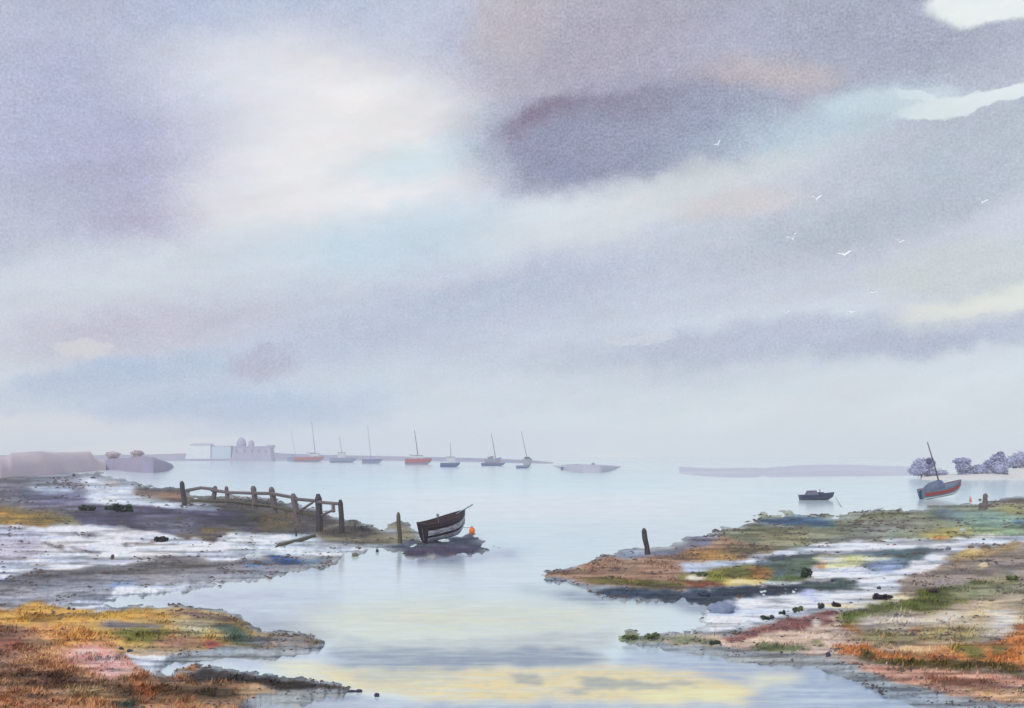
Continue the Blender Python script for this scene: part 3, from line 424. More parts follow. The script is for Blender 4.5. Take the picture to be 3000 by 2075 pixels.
# ------------------------------------------------------------------ water: silt tints, with shore, bank and reed reflections painted into the colour
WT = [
 ([(560,1352),(1000,1354),(1300,1366),(1560,1368),(1300,1384),(900,1398),(760,1396),(620,1376)], None, (178,190,214), (186,190,212), 5, 1, 0),  # lilac reflection of the far shore, painted as tint
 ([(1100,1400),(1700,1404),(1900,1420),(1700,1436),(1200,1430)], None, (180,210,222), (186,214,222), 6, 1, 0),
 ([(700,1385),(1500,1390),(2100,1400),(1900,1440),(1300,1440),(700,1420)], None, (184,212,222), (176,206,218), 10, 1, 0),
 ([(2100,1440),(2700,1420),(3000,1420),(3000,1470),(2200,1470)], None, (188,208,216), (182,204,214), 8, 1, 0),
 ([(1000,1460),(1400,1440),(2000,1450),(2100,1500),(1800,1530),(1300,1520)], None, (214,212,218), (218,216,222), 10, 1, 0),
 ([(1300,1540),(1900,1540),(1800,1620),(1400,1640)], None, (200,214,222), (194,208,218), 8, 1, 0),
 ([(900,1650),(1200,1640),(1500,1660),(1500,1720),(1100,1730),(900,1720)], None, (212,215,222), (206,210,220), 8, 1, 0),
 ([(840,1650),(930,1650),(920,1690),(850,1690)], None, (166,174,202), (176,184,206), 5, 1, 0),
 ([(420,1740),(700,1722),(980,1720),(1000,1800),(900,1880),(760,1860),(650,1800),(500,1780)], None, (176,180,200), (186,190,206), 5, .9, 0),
 ([(700,1800),(960,1830),(960,1880),(780,1870)], None, (124,130,152), (140,146,168), 6, 1, 0),  # painted reflection of the bank below the left island
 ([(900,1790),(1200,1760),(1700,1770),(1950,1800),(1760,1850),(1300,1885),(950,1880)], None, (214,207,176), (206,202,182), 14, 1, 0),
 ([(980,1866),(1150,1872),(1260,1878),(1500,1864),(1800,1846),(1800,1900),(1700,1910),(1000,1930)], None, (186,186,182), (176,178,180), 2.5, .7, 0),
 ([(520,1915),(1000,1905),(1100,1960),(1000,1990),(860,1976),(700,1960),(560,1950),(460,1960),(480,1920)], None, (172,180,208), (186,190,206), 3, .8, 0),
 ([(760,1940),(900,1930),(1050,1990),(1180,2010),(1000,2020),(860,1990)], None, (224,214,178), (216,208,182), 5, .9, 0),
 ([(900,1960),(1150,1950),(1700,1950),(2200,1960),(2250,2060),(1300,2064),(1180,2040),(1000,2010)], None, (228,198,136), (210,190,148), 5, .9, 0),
 ([(980,1904),(1240,1900),(1740,1904),(1782,1930),(1740,1952),(1500,1956),(1340,1964),(1150,1966),(980,1950)], None, (132,138,152), (120,128,148), 2.5, .9, 0),  # slate stroke over the yellow: reed reflections painted into the tint
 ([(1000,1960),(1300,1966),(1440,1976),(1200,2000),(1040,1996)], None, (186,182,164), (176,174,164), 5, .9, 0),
 ([(1500,1990),(1520,1976),(1590,1974),(1604,1988),(1570,2004),(1500,2004)], None, (156,154,148), (146,146,144), 1.2, .6, 0),  # small grey strokes on the yellow, reflections painted likewise
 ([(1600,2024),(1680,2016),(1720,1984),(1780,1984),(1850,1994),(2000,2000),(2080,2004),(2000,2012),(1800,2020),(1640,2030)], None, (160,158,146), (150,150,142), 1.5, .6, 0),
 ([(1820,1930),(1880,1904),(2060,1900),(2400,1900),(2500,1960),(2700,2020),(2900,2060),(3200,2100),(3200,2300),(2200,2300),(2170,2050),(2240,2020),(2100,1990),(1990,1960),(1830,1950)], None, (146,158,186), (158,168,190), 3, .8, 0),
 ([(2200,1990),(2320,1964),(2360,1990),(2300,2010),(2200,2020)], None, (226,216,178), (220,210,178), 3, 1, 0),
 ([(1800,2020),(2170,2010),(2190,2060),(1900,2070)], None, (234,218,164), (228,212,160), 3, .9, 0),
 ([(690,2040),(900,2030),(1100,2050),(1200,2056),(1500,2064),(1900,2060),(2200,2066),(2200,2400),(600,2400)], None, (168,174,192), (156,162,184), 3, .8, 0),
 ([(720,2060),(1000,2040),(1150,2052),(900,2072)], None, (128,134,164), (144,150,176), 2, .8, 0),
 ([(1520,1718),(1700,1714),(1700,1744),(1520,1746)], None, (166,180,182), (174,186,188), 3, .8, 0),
 ([(1650,1735),(1900,1725),(2200,1750),(2150,1800),(1980,1790),(1940,1775),(1660,1764)], None, (96,112,136), (116,130,150), 3, 1, 0),  # dark reflection under the tan point, painted into the water colour
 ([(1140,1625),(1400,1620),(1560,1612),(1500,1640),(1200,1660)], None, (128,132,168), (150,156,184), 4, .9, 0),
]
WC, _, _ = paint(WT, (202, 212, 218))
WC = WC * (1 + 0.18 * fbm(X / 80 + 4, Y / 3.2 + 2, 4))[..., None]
wz = np.zeros(X.shape)
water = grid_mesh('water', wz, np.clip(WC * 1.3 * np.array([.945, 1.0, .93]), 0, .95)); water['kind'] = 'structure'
def water_mat():
    m = bpy.data.materials.new('estuary_water'); m.use_nodes = True; t = m.node_tree; n = t.nodes; p = n['Principled BSDF']
    a = n.new('ShaderNodeAttribute'); a.attribute_name = 'tone'; g = n.new('ShaderNodeNewGeometry')
    t.links.new(a.outputs['Color'], p.inputs['Base Color']); p.inputs['Roughness'].default_value = .13; p.inputs['IOR'].default_value = 1.33
    hs = []
    for s, scl in ((1.6, (1, .6, 1)), (9, (1, .45, 1))):
        mp = n.new('ShaderNodeMapping'); mp.inputs['Scale'].default_value = scl; z = n.new('ShaderNodeTexNoise'); z.inputs['Scale'].default_value = s; z.inputs['Detail'].default_value = 3
        t.links.new(g.outputs['Position'], mp.inputs[0]); t.links.new(mp.outputs[0], z.inputs['Vector']); hs.append(z.outputs[0])
    ad = n.new('ShaderNodeMath'); ad.operation = 'MULTIPLY_ADD'; ad.inputs[1].default_value = .35; t.links.new(hs[1], ad.inputs[0]); t.links.new(hs[0], ad.inputs[2])
    b = n.new('ShaderNodeBump'); b.inputs['Strength'].default_value = .16; b.inputs['Distance'].default_value = .05
    t.links.new(ad.outputs[0], b.inputs['Height']); t.links.new(b.outputs[0], p.inputs['Normal']); return m
water.data.materials.append(water_mat())

# ------------------------------------------------------------------ placing
def gz(x, y):
    i = min(max(np.searchsorted(ys, y), 1), len(ys) - 1); j = min(max(np.searchsorted(xs, x), 1), len(xs) - 1)
    return float(GZ[i, j])
def P(x, y, z=0.0):
    d = (CAM_H - z) * F / (y - YH); return Vector(((x - CX) / F * d, d, z))
def PG(x, y):
    return P(x, y, max(0.0, gz(x, y)))
def at_d(x, y, d): return Vector(((x - CX) / F * d, d, CAM_H - (y - YH) * d / F))
def tag(o, label, cat, group=None):
    o['label'] = label; o['category'] = cat
    if group: o['group'] = group
    return o
def thing(name, label, cat, loc, rot=(0, 0, 0), group=None):
    o = bpy.data.objects.new(name, None); C.objects.link(o); o.location = loc; o.rotation_euler = rot; o.empty_display_size = .2
    return tag(o, label, cat, group)
class MB:
    def __init__(s): s.v = []; s.f = []; s.m = []
    def add(s, vs, fs, m=0):
        b = len(s.v); s.v += [tuple(p) for p in vs]; s.f += [tuple(b + i for i in f) for f in fs]; s.m += [m] * len(fs); return s
    def tube(s, pts, rad, n=8, m=0, cap=True, jit=0.0):
        pts = [Vector(p) for p in pts]; k = len(pts); rad = rad if isinstance(rad, (list, tuple)) else [rad] * k
        vs = []; fs = []
        for i, p in enumerate(pts):
            d = (pts[min(i + 1, k - 1)] - pts[max(i - 1, 0)]).normalized()
            u = d.orthogonal().normalized() if i == 0 else (u - d * u.dot(d)).normalized()
            w_ = d.cross(u)
            for a in range(n):
                t = 2 * math.pi * a / n; r = rad[i] * (1 + random.uniform(-jit, jit)); vs.append(p + u * math.cos(t) * r + w_ * math.sin(t) * r)
        for i in range(k - 1):
            for a in range(n): fs.append((i * n + a, i * n + (a + 1) % n, (i + 1) * n + (a + 1) % n, (i + 1) * n + a))
        if cap: fs.append(tuple(range(n))[::-1]); fs.append(tuple((k - 1) * n + a for a in range(n)))
        return s.add(vs, fs, m)
    def box(s, c, d, m=0, rot=None, taper=1.0):
        c = Vector(c); vs = []
        for z in (-1, 1):
            for (x, y) in ((-1, -1), (1, -1), (1, 1), (-1, 1)):
                t = taper if z > 0 else 1; p = Vector((x * d[0] / 2 * t, y * d[1] / 2 * t, z * d[2] / 2))
                if rot: p = rot @ p
                vs.append(c + p)
        return s.add(vs, [(3, 2, 1, 0), (4, 5, 6, 7), (0, 1, 5, 4), (1, 2, 6, 5), (2, 3, 7, 6), (3, 0, 4, 7)], m)
    def blob(s, c, r, m=0, n=8, k=6, jit=.12):
        c = Vector(c); r = r if isinstance(r, (tuple, list)) else (r, r, r); vs = [c - Vector((0, 0, r[2]))]; fs = []
        for i in range(1, k):
            ph = math.pi * i / k - math.pi / 2
            for a in range(n):
                t = 2 * math.pi * a / n; q = 1 + random.uniform(-jit, jit)
                vs.append(c + Vector((math.cos(ph) * math.cos(t) * r[0] * q, math.cos(ph) * math.sin(t) * r[1] * q, math.sin(ph) * r[2] * q)))
        vs.append(c + Vector((0, 0, r[2]))); e = len(vs) - 1
        for a in range(n): fs.append((0, 1 + (a + 1) % n, 1 + a)); fs.append((e, e - n + a, e - n + (a + 1) % n))
        for i in range(k - 2):
            for a in range(n): fs.append((1 + i * n + a, 1 + i * n + (a + 1) % n, 1 + (i + 1) * n + (a + 1) % n, 1 + (i + 1) * n + a))
        return s.add(vs, fs, m)
    def build(s, name, mats, parent=None, smooth=False):
        me = bpy.data.meshes.new(name); me.from_pydata(s.v, [], s.f); me.update()
        for q in (mats if isinstance(mats, (list, tuple)) else [mats]): me.materials.append(q)
        me.polygons.foreach_set('material_index', s.m); me.polygons.foreach_set('use_smooth', [smooth] * len(s.f))
        o = bpy.data.objects.new(name, me); C.objects.link(o)
        if parent: o.parent = parent
        return o

# materials used by the things
wood = mat('weathered_wood', (128, 118, 120), .85, .45, 6, stretch=(3, 3, .6), bump=.4)
wood_dark = mat('dark_wet_wood', (84, 78, 84), .7, .5, 5, stretch=(3, 3, .6), bump=.4)
wood_olive = mat('weedy_wood', (110, 104, 84), .8, .4, 5, stretch=(3, 3, .6), c2=(70, 66, 60), bump=.4)
slate_mast = mat('grey_spar', (132, 138, 150), .6, .2)
dark_mast = mat('dark_spar', (92, 80, 88), .6, .3)
stone = mat('dark_stone', (92, 92, 100), .85, .5, 6, bump=.5)
bushg = mat('bush_leaf', (84, 100, 86), .8, .4, 8)
busho = mat('olive_leaf', (122, 132, 92), .8, .4, 8)
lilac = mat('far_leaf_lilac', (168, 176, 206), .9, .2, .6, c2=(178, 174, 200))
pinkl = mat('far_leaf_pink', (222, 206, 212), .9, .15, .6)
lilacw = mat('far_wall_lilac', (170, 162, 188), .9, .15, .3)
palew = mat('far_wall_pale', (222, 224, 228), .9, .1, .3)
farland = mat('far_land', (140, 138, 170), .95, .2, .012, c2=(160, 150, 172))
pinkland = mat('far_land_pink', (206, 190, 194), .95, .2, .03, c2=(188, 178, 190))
white = mat('white_paint', (226, 228, 230), .5, .1)
red = mat('red_paint', (170, 62, 58), .55, .25, 4)
orange = mat('orange_float', (232, 120, 56), .45, .1)

# ------------------------------------------------------------------ far land
def ridge(name, pts, m, depth=.12, seed=0, rough=.15):
    """low land lofted along its foot: (x, y of foot, y of crest)"""
    dens = []
    for (a, b) in zip(pts[:-1], pts[1:]):
        k = max(2, int(abs(b[0] - a[0]) / 6))
        for i in range(k): t = i / k; dens.append([a[j] + (b[j] - a[j]) * t for j in range(3)])
    dens.append(list(pts[-1])); vs = []; prof = [(0, 0), (.12, .45), (.4, .86), (1, 1), (1.8, .8), (3.2, 0)]
    for i, (x, yb, yt) in enumerate(dens):
        d0 = CAM_H * F / (yb - YH); dc = d0 * (1 + depth)
        nz = float(fbm(np.array(x / 30. + seed), np.array(3.3 + seed), 4))
        zc = CAM_H - (yt - YH) * dc / F; zc = max(.3, zc * (1 + nz * rough))
        for (t, h) in prof:
            d = d0 * (1 + depth * t); vs.append(((x - CX) / F * d, d, -.4 + (zc + .4) * h))
    n = len(prof); fs = [(i * n + j, (i + 1) * n + j, (i + 1) * n + j + 1, i * n + j + 1) for i in range(len(dens) - 1) for j in range(n - 1)]
    mb = MB(); mb.add(vs, fs); o = mb.build(name, m, smooth=True); o['kind'] = 'structure'; return o
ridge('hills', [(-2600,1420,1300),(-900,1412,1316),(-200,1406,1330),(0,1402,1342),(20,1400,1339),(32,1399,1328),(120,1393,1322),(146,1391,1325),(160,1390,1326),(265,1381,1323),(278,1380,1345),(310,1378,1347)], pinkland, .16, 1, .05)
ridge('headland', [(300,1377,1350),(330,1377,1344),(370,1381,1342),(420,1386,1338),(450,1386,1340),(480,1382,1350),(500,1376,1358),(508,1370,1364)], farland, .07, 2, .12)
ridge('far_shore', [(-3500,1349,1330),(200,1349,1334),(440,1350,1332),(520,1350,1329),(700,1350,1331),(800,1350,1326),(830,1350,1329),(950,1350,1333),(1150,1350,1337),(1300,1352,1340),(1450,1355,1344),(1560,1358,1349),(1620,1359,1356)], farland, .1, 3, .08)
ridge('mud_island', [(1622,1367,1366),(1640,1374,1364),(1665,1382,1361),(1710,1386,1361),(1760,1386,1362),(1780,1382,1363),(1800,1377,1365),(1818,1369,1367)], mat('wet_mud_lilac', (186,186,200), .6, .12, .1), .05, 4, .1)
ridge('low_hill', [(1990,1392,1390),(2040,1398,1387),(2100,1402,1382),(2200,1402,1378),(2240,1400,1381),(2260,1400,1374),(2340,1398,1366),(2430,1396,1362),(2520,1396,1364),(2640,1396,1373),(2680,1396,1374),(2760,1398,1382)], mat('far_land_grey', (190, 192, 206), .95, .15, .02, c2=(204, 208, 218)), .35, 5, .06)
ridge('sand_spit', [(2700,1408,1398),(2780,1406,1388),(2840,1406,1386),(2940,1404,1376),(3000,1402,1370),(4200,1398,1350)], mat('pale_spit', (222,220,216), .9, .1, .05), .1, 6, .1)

# ------------------------------------------------------------------ foliage
def crown_mb(blobs, leaf, n, rnd, core=True):
    mb = MB()
    if core:
        for (c, r) in blobs: mb.blob(c, (r[0] * .80, r[1] * .80, r[2] * .80), n=16, k=11, jit=.1)
    for (c, r) in blobs:
        c = Vector(c)
        for _ in range(n):
            while True:
                v = Vector((rnd.uniform(-1, 1), rnd.uniform(-1, 1), rnd.uniform(-1, 1)))
                if .35 < v.length < 1: break
            v = v.normalized() * (v.length ** .5) * rnd.uniform(.75, 1.16); p = c + Vector((v.x * r[0], v.y * r[1], v.z * r[2]))
            q = Euler((rnd.uniform(-1, 1), rnd.uniform(-1, 1), rnd.uniform(0, 6))).to_matrix(); s = leaf * rnd.uniform(.6, 1.4)
            mb.add([p + q @ Vector(a) * s for a in ((-1, -.3, 0), (0, -.6, .15), (1, .1, 0), (.1, .7, -.15))], [(0, 1, 2, 3)])
    return mb
def tree(x, yb, blobs, leafm, label, cat='tree', group=None, leaf=.34, n=520, name='tree', trunk=True):
    """blobs: (x px, y px, rx px, rz px) around the picture of the crown, turned into metres at the foot's distance"""
    base = P(x, yb, 0); d = base.y; t = thing(name, label, cat, base, (0, 0, 0), group); rnd = random.Random(int(x * 7 + yb)); bl = []
    for (bx, by, rx, rz) in blobs:
        q = at_d(bx, by, d); bl.append(((q.x - base.x, rnd.uniform(-.3, .3) * rx * d / F, q.z - base.z), (rx * d / F, rx * d / F * .9, rz * d / F)))
    crown_mb(bl, leaf, n, rnd).build('crown', leafm, t)
    if trunk:
        mb = MB(); top = Vector(bl[0][0]); h = max(top.z, .4); r = max(.05, h * .06)
        mb.tube([(0, 0, -.3), (top.x * .2, 0, h * .35), (top.x * .6, top.y * .5, h * .7), top], [r * 1.4, r, r * .7, r * .3], 7)
        for (c, rr) in bl: mb.tube([(top.x * .3, 0, h * .4), (c[0] * .6 + top.x * .1, c[1] * .6, h * .4 + (c[2] - h * .4) * .6), c], [r * .6, r * .4, r * .15], 5)
        mb.build('trunk', wood, t)
    return t
GT = 'trees along the far right shore'
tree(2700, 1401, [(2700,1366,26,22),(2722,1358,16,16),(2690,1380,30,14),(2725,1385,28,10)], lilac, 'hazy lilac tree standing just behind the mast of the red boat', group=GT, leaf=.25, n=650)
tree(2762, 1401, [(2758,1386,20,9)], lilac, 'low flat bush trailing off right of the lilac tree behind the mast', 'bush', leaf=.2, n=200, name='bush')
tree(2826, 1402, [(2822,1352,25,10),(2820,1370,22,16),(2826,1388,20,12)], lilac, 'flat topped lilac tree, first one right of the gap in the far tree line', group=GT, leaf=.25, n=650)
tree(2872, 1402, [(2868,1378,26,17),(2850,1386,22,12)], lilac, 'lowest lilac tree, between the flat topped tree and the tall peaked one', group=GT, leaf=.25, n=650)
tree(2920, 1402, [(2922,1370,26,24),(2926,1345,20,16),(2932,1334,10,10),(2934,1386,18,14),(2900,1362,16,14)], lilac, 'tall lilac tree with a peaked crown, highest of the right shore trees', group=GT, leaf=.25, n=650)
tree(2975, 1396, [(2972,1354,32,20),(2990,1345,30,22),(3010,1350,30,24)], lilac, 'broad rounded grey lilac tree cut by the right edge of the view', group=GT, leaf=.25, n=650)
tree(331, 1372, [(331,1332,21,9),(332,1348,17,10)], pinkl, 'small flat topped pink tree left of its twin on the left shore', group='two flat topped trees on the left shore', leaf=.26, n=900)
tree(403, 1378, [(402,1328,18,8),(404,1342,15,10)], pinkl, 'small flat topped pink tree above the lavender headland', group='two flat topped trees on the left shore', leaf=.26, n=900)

# ------------------------------------------------------------------ far buildings
def bpx(px, d, base): return (px - CX) / F * d - base.x
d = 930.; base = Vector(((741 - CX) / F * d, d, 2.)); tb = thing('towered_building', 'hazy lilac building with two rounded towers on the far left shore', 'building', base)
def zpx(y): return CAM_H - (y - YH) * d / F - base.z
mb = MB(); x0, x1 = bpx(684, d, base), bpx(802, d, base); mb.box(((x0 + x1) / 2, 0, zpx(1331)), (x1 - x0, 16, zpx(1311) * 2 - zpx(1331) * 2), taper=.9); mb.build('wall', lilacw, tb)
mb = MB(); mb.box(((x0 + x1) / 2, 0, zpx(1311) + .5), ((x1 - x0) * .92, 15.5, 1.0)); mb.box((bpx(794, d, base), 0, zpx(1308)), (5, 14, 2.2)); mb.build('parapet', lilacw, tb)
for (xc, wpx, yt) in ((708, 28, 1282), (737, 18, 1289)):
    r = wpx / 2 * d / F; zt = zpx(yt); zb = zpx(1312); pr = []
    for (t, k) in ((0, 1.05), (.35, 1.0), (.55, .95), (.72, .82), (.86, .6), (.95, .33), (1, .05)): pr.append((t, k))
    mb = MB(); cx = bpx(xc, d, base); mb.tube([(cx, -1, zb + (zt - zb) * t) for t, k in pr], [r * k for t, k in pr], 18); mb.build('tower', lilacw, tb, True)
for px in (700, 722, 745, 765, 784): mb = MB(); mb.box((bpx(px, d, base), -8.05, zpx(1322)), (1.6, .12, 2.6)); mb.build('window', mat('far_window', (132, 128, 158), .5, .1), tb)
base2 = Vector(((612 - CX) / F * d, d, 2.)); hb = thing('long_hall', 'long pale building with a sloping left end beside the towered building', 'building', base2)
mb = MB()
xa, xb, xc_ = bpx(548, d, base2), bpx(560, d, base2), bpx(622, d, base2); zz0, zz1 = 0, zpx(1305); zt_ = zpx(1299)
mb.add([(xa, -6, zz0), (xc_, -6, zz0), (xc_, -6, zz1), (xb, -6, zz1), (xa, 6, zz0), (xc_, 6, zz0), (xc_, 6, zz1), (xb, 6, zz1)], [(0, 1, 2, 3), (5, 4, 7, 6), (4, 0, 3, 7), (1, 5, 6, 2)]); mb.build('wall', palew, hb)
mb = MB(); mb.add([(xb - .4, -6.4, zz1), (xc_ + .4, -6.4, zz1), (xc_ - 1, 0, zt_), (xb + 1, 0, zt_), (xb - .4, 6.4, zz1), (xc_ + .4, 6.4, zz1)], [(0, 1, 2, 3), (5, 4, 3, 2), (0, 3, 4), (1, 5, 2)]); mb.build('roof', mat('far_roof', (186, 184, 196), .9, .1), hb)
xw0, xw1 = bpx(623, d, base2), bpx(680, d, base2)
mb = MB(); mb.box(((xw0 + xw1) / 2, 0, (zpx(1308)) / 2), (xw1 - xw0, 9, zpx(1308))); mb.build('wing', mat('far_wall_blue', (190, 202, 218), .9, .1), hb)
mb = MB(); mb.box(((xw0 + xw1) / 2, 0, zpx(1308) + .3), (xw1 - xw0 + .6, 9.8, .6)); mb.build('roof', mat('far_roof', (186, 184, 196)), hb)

# ------------------------------------------------------------------ boats
def hull_mb(Ln, B, D, tw=.7, sheer=.35, bowrise=.5, rows=(0, 0, 0, 1), full=.6, n=16):
    """open hull, x forward from the transom, keel at z=0. rows: material index of each strake from keel to gunwale"""
    mr_ = len(rows); mb = MB(); out = []; inn = []
    for i in range(n + 1):
        s = i / n
        if s < .45: b = B / 2 * (tw + (1 - tw) * math.sin(s / .45 * math.pi / 2))
        else: b = B / 2 * max(.02, 1 - ((s - .45) / .55) ** (2.4)) ** .85
        k = D * .55 * max(0, (s - .72) / .28) ** 2; g = D * (1 + sheer * .35 * (1 - s) ** 2 + (sheer + bowrise * 0) * s ** 2.2)
        ro = []; ri = []
        for j in range(mr_ + 1):
            t = j / mr_; y = b * (t ** full if t > 0 else 0); z = k + (g - k) * t ** 1.5
            ro.append((s * Ln + max(0, s - .8) * t * Ln * .25, y, z)); ri.append((max(.03, s * Ln * .985) + max(0, s - .8) * t * Ln * .22, max(0, y - .035 * B / 1.4), z + .04 * (1 - t)))
        out.append(ro); inn.append(ri)
    def strip(A, sg, flip, mi):
        for i in range(n):
            for j in range(mr_):
                q = [A[i][j], A[i + 1][j], A[i + 1][j + 1], A[i][j + 1]]; q = [(x, sg * y, z) for x, y, z in q]
                mb.add(q, [(0, 1, 2, 3) if not flip else (3, 2, 1, 0)], rows[j] if mi is None else mi)
    for sg in (1, -1): strip(out, sg, sg < 0, None); strip(inn, sg, sg > 0, max(rows))
    for sg in (1, -1):     # gunwale top
        for i in range(n):
            q = [out[i][-1], out[i + 1][-1], inn[i + 1][-1], inn[i][-1]]; mb.add([(x, sg * y, z) for x, y, z in q], [(0, 1, 2, 3)], rows[-1])
    return mb, out, inn
def transom_mb(out, thick=.05):
    r = out[0]; ring = [(y, z) for _, y, z in r] + [(-y, z) for _, y, z in r[::-1][:-1]] ; mb = MB(); k = len(ring)
    mb.add([(-.005, y, z) for y, z in ring] + [(thick, y * .98, z) for y, z in ring], [tuple(range(k))] + [tuple(range(k, 2 * k))[::-1]] + [(i, (i + 1) % k, k + (i + 1) % k, k + i) for i in range(k)]); return mb
# --- beached dinghy
dk = mat('dinghy_dark', (54, 40, 50), .6, .5, 7, c2=(34, 28, 36), stretch=(1, 4, 4))
dw = mat('dinghy_white', (222, 224, 230), .6, .2, 4, c2=(96, 92, 108), stretch=(.7, 3, 6))
db = mat('dinghy_brown', (92, 70, 78), .7, .45, 8, c2=(56, 44, 52), stretch=(1, 4, 4))
dblue = mat('dinghy_bluegrey', (120, 132, 156), .6, .3, 6)
dt = mat('dinghy_thwart', (128, 106, 98), .8, .3, 6)
bp = P(1244, 1592, .03); t = thing('dinghy', 'dark brown and white clinker dinghy lying tilted on the mud beside the orange buoy', 'boat', bp)
t.rotation_euler = (Matrix.Rotation(R(38), 3, 'Z') @ Matrix.Rotation(R(-9), 3, 'Y') @ Matrix.Rotation(R(2), 3, 'X')).to_euler()
mb, out, inn = hull_mb(2.85, 1.4, 1.0, .86, .34, rows=(2, 2, 1, 1, 0, 1, 1, 0, 3), full=.45, n=20)
mb.build('hull', [dk, dw, dblue, db], t, True)
transom_mb(out).build('transom', dk, t)
g = MB()
for sg in (1, -1): g.tube([(x, sg * y, z + .015) for x, y, z in [r[-1] for r in out]], .032, 6)
g.tube([(0, y, z + .015) for y, z in ((out[0][-1][1], out[0][-1][2]), (-out[0][-1][1], out[0][-1][2]))], .035, 6); g.build('gunwale', db, t)
for sx_ in (.5, 1.25, 1.95):
    i = int(sx_ / 2.75 * 20); yy = out[i][-1][1] - .05; mb = MB(); mb.box((sx_, 0, .74), (.22, yy * 2, .035)); mb.build('thwart', dt, t)
mb = MB(); mb.tube([out[-1][0], out[-1][2], out[-1][-1]], [.035, .035, .045], 6); mb.build('stem', db, t)
mb = MB(); mb.tube([(2.4, .05, 1.22), (3.0, .02, 1.38), (3.6, 0, 1.56)], [.03, .04, .045], 7); mb.build('bowsprit', mat('bluegrey_spar', (140, 160, 174), .6, .2), t)
mb = MB(); mb.blob((1.25, .25, 1.36), (.085, .085, .11)); mb.tube([(1.25, .25, .72), (1.25, .25, 1.28)], .018, 6); mb.build('thole_post', mat('pale_blue_knob', (134, 156, 172), .6, .2), t)
mb = MB()
mb.tube([(-.03, 0, .15), (-.04, 0, .9)], .02, 5)
mb.build('rudder_post', dblue, t)
by = P(1383, 1567, .0); o = thing('mooring_buoy', 'bright orange buoy on a line at the bow of the tilted dinghy', 'buoy', by)
mb = MB(); mb.blob((0, 0, .24), (.19, .19, .25), n=14, k=10, jit=.02); mb.build('float', orange, o, True)
mb = MB(); mb.tube([(0, 0, .46), (0, 0, .56)], .03, 6); mb.build('eye', stone, o)
bow = P(1352, 1542, 0.0); bq = at_d(1346, 1540, by.y + 0.2)
mb = MB(); pts = [bq.lerp(by + Vector((0, 0, .5)), k / 8) - Vector((0, 0, .10 * math.sin(math.pi * k / 8))) for k in range(9)]
mb.tube(pts, .014, 5); tag(mb.build('mooring_line', wood_dark), 'thin dark line from the tilted dinghy to the orange buoy', 'rope')

# --- red striped sailing boat, right
hullg = mat('hull_bluegrey', (110, 122, 144), .5, .25, 2); hulln = mat('hull_navy', (64, 74, 104), .5, .3, 2); canvas = mat('blue_canvas', (82, 94, 122), .85, .3, 3, c2=(112, 122, 144))
bp = P(2700, 1466, -.12); t = thing('sailing_boat', 'grey boat with red stripe, blue canvas cover and dark leaning mast', 'boat', bp)
t.rotation_euler = (Matrix.Rotation(R(16), 3, 'Z') @ Matrix.Rotation(R(-8), 3, 'Y') @ Matrix.Rotation(R(6), 3, 'X')).to_euler()
mb, out, inn = hull_mb(5.3, 2.0, 1.0, .75, .62, rows=(2, 2, 1, 0, 3, 3, 0), full=.5, n=20)
mb.build('hull', [hullg, white, hulln, red], t, True); transom_mb(out, .08).build('transom', hullg, t)
mb = MB(); q = [(r[-1][0], r[-1][1] - .05, r[-1][2] - .06) for r in inn]
mb.add([q_ for a in q for q_ in ((a[0], max(0, a[1]), a[2]), (a[0], -max(0, a[1]), a[2]))], [(2 * i, 2 * i + 2, 2 * i + 3, 2 * i + 1) for i in range(len(q) - 1)]); mb.build('deck', hullg, t)
mb = MB(); A = []
for (x, w_, h) in ((.55, .55, .15), (.9, .72, .55), (1.4, .78, .85), (2.0, .76, .95), (2.5, .7, 1.02), (2.75, .6, .95), (2.85, .55, .3)):
    A.append([(x, w_ * math.cos(a), 1.0 + h * max(0, math.sin(a)) ** .7) for a in [math.pi * k / 10 for k in range(11)]])
mb.add([p for r in A for p in r], [(i * 11 + j, (i + 1) * 11 + j, (i + 1) * 11 + j + 1, i * 11 + j + 1) for i in range(6) for j in range(10)]); mb.build('canvas_cover', canvas, t, True)
mb = MB(); Rm = (Matrix.Rotation(R(16), 3, 'Z') @ Matrix.Rotation(R(-8), 3, 'Y') @ Matrix.Rotation(R(6), 3, 'X')).inverted()
def loc_(x, y, dd): return Rm @ (at_d(x, y, dd) - bp)
m0, m1 = loc_(2756, 1432, bp.y + .5), loc_(2717, 1296, bp.y + .5)
mb.tube([m0, m0.lerp(m1, .5) + Vector((.06, 0, 0)), m1], [.085, .075, .05], 8); mb.build('mast', dark_mast, t)
mb = MB(); mb.blob(loc_(2722, 1352, bp.y + .5), (.36, .3, .36), n=14, k=10, jit=.05); mb.build('mast_ball', mat('dark_ball', (92, 92, 122), .8, .2), t, True)
mb = MB(); mb.box((-.12, 0, .55), (.3, .07, 1.2)); mb.build('rudder', hulln, t)
by = P(2843, 1470); o = thing('mooring_buoy', 'small faded red buoy right of the red striped boat', 'buoy', by)
mb = MB(); mb.tube([(0, 0, -.1), (0, 0, .18), (0, 0, .4), (0, 0, .5)], [.11, .14, .08, .04], 12); mb.build('float', mat('faded_red', (206, 130, 118), .6, .1), o, True)
mb = MB(); mb.tube([(0, 0, .5), (0, 0, .58)], .02, 6); mb.build('eye', stone, o)

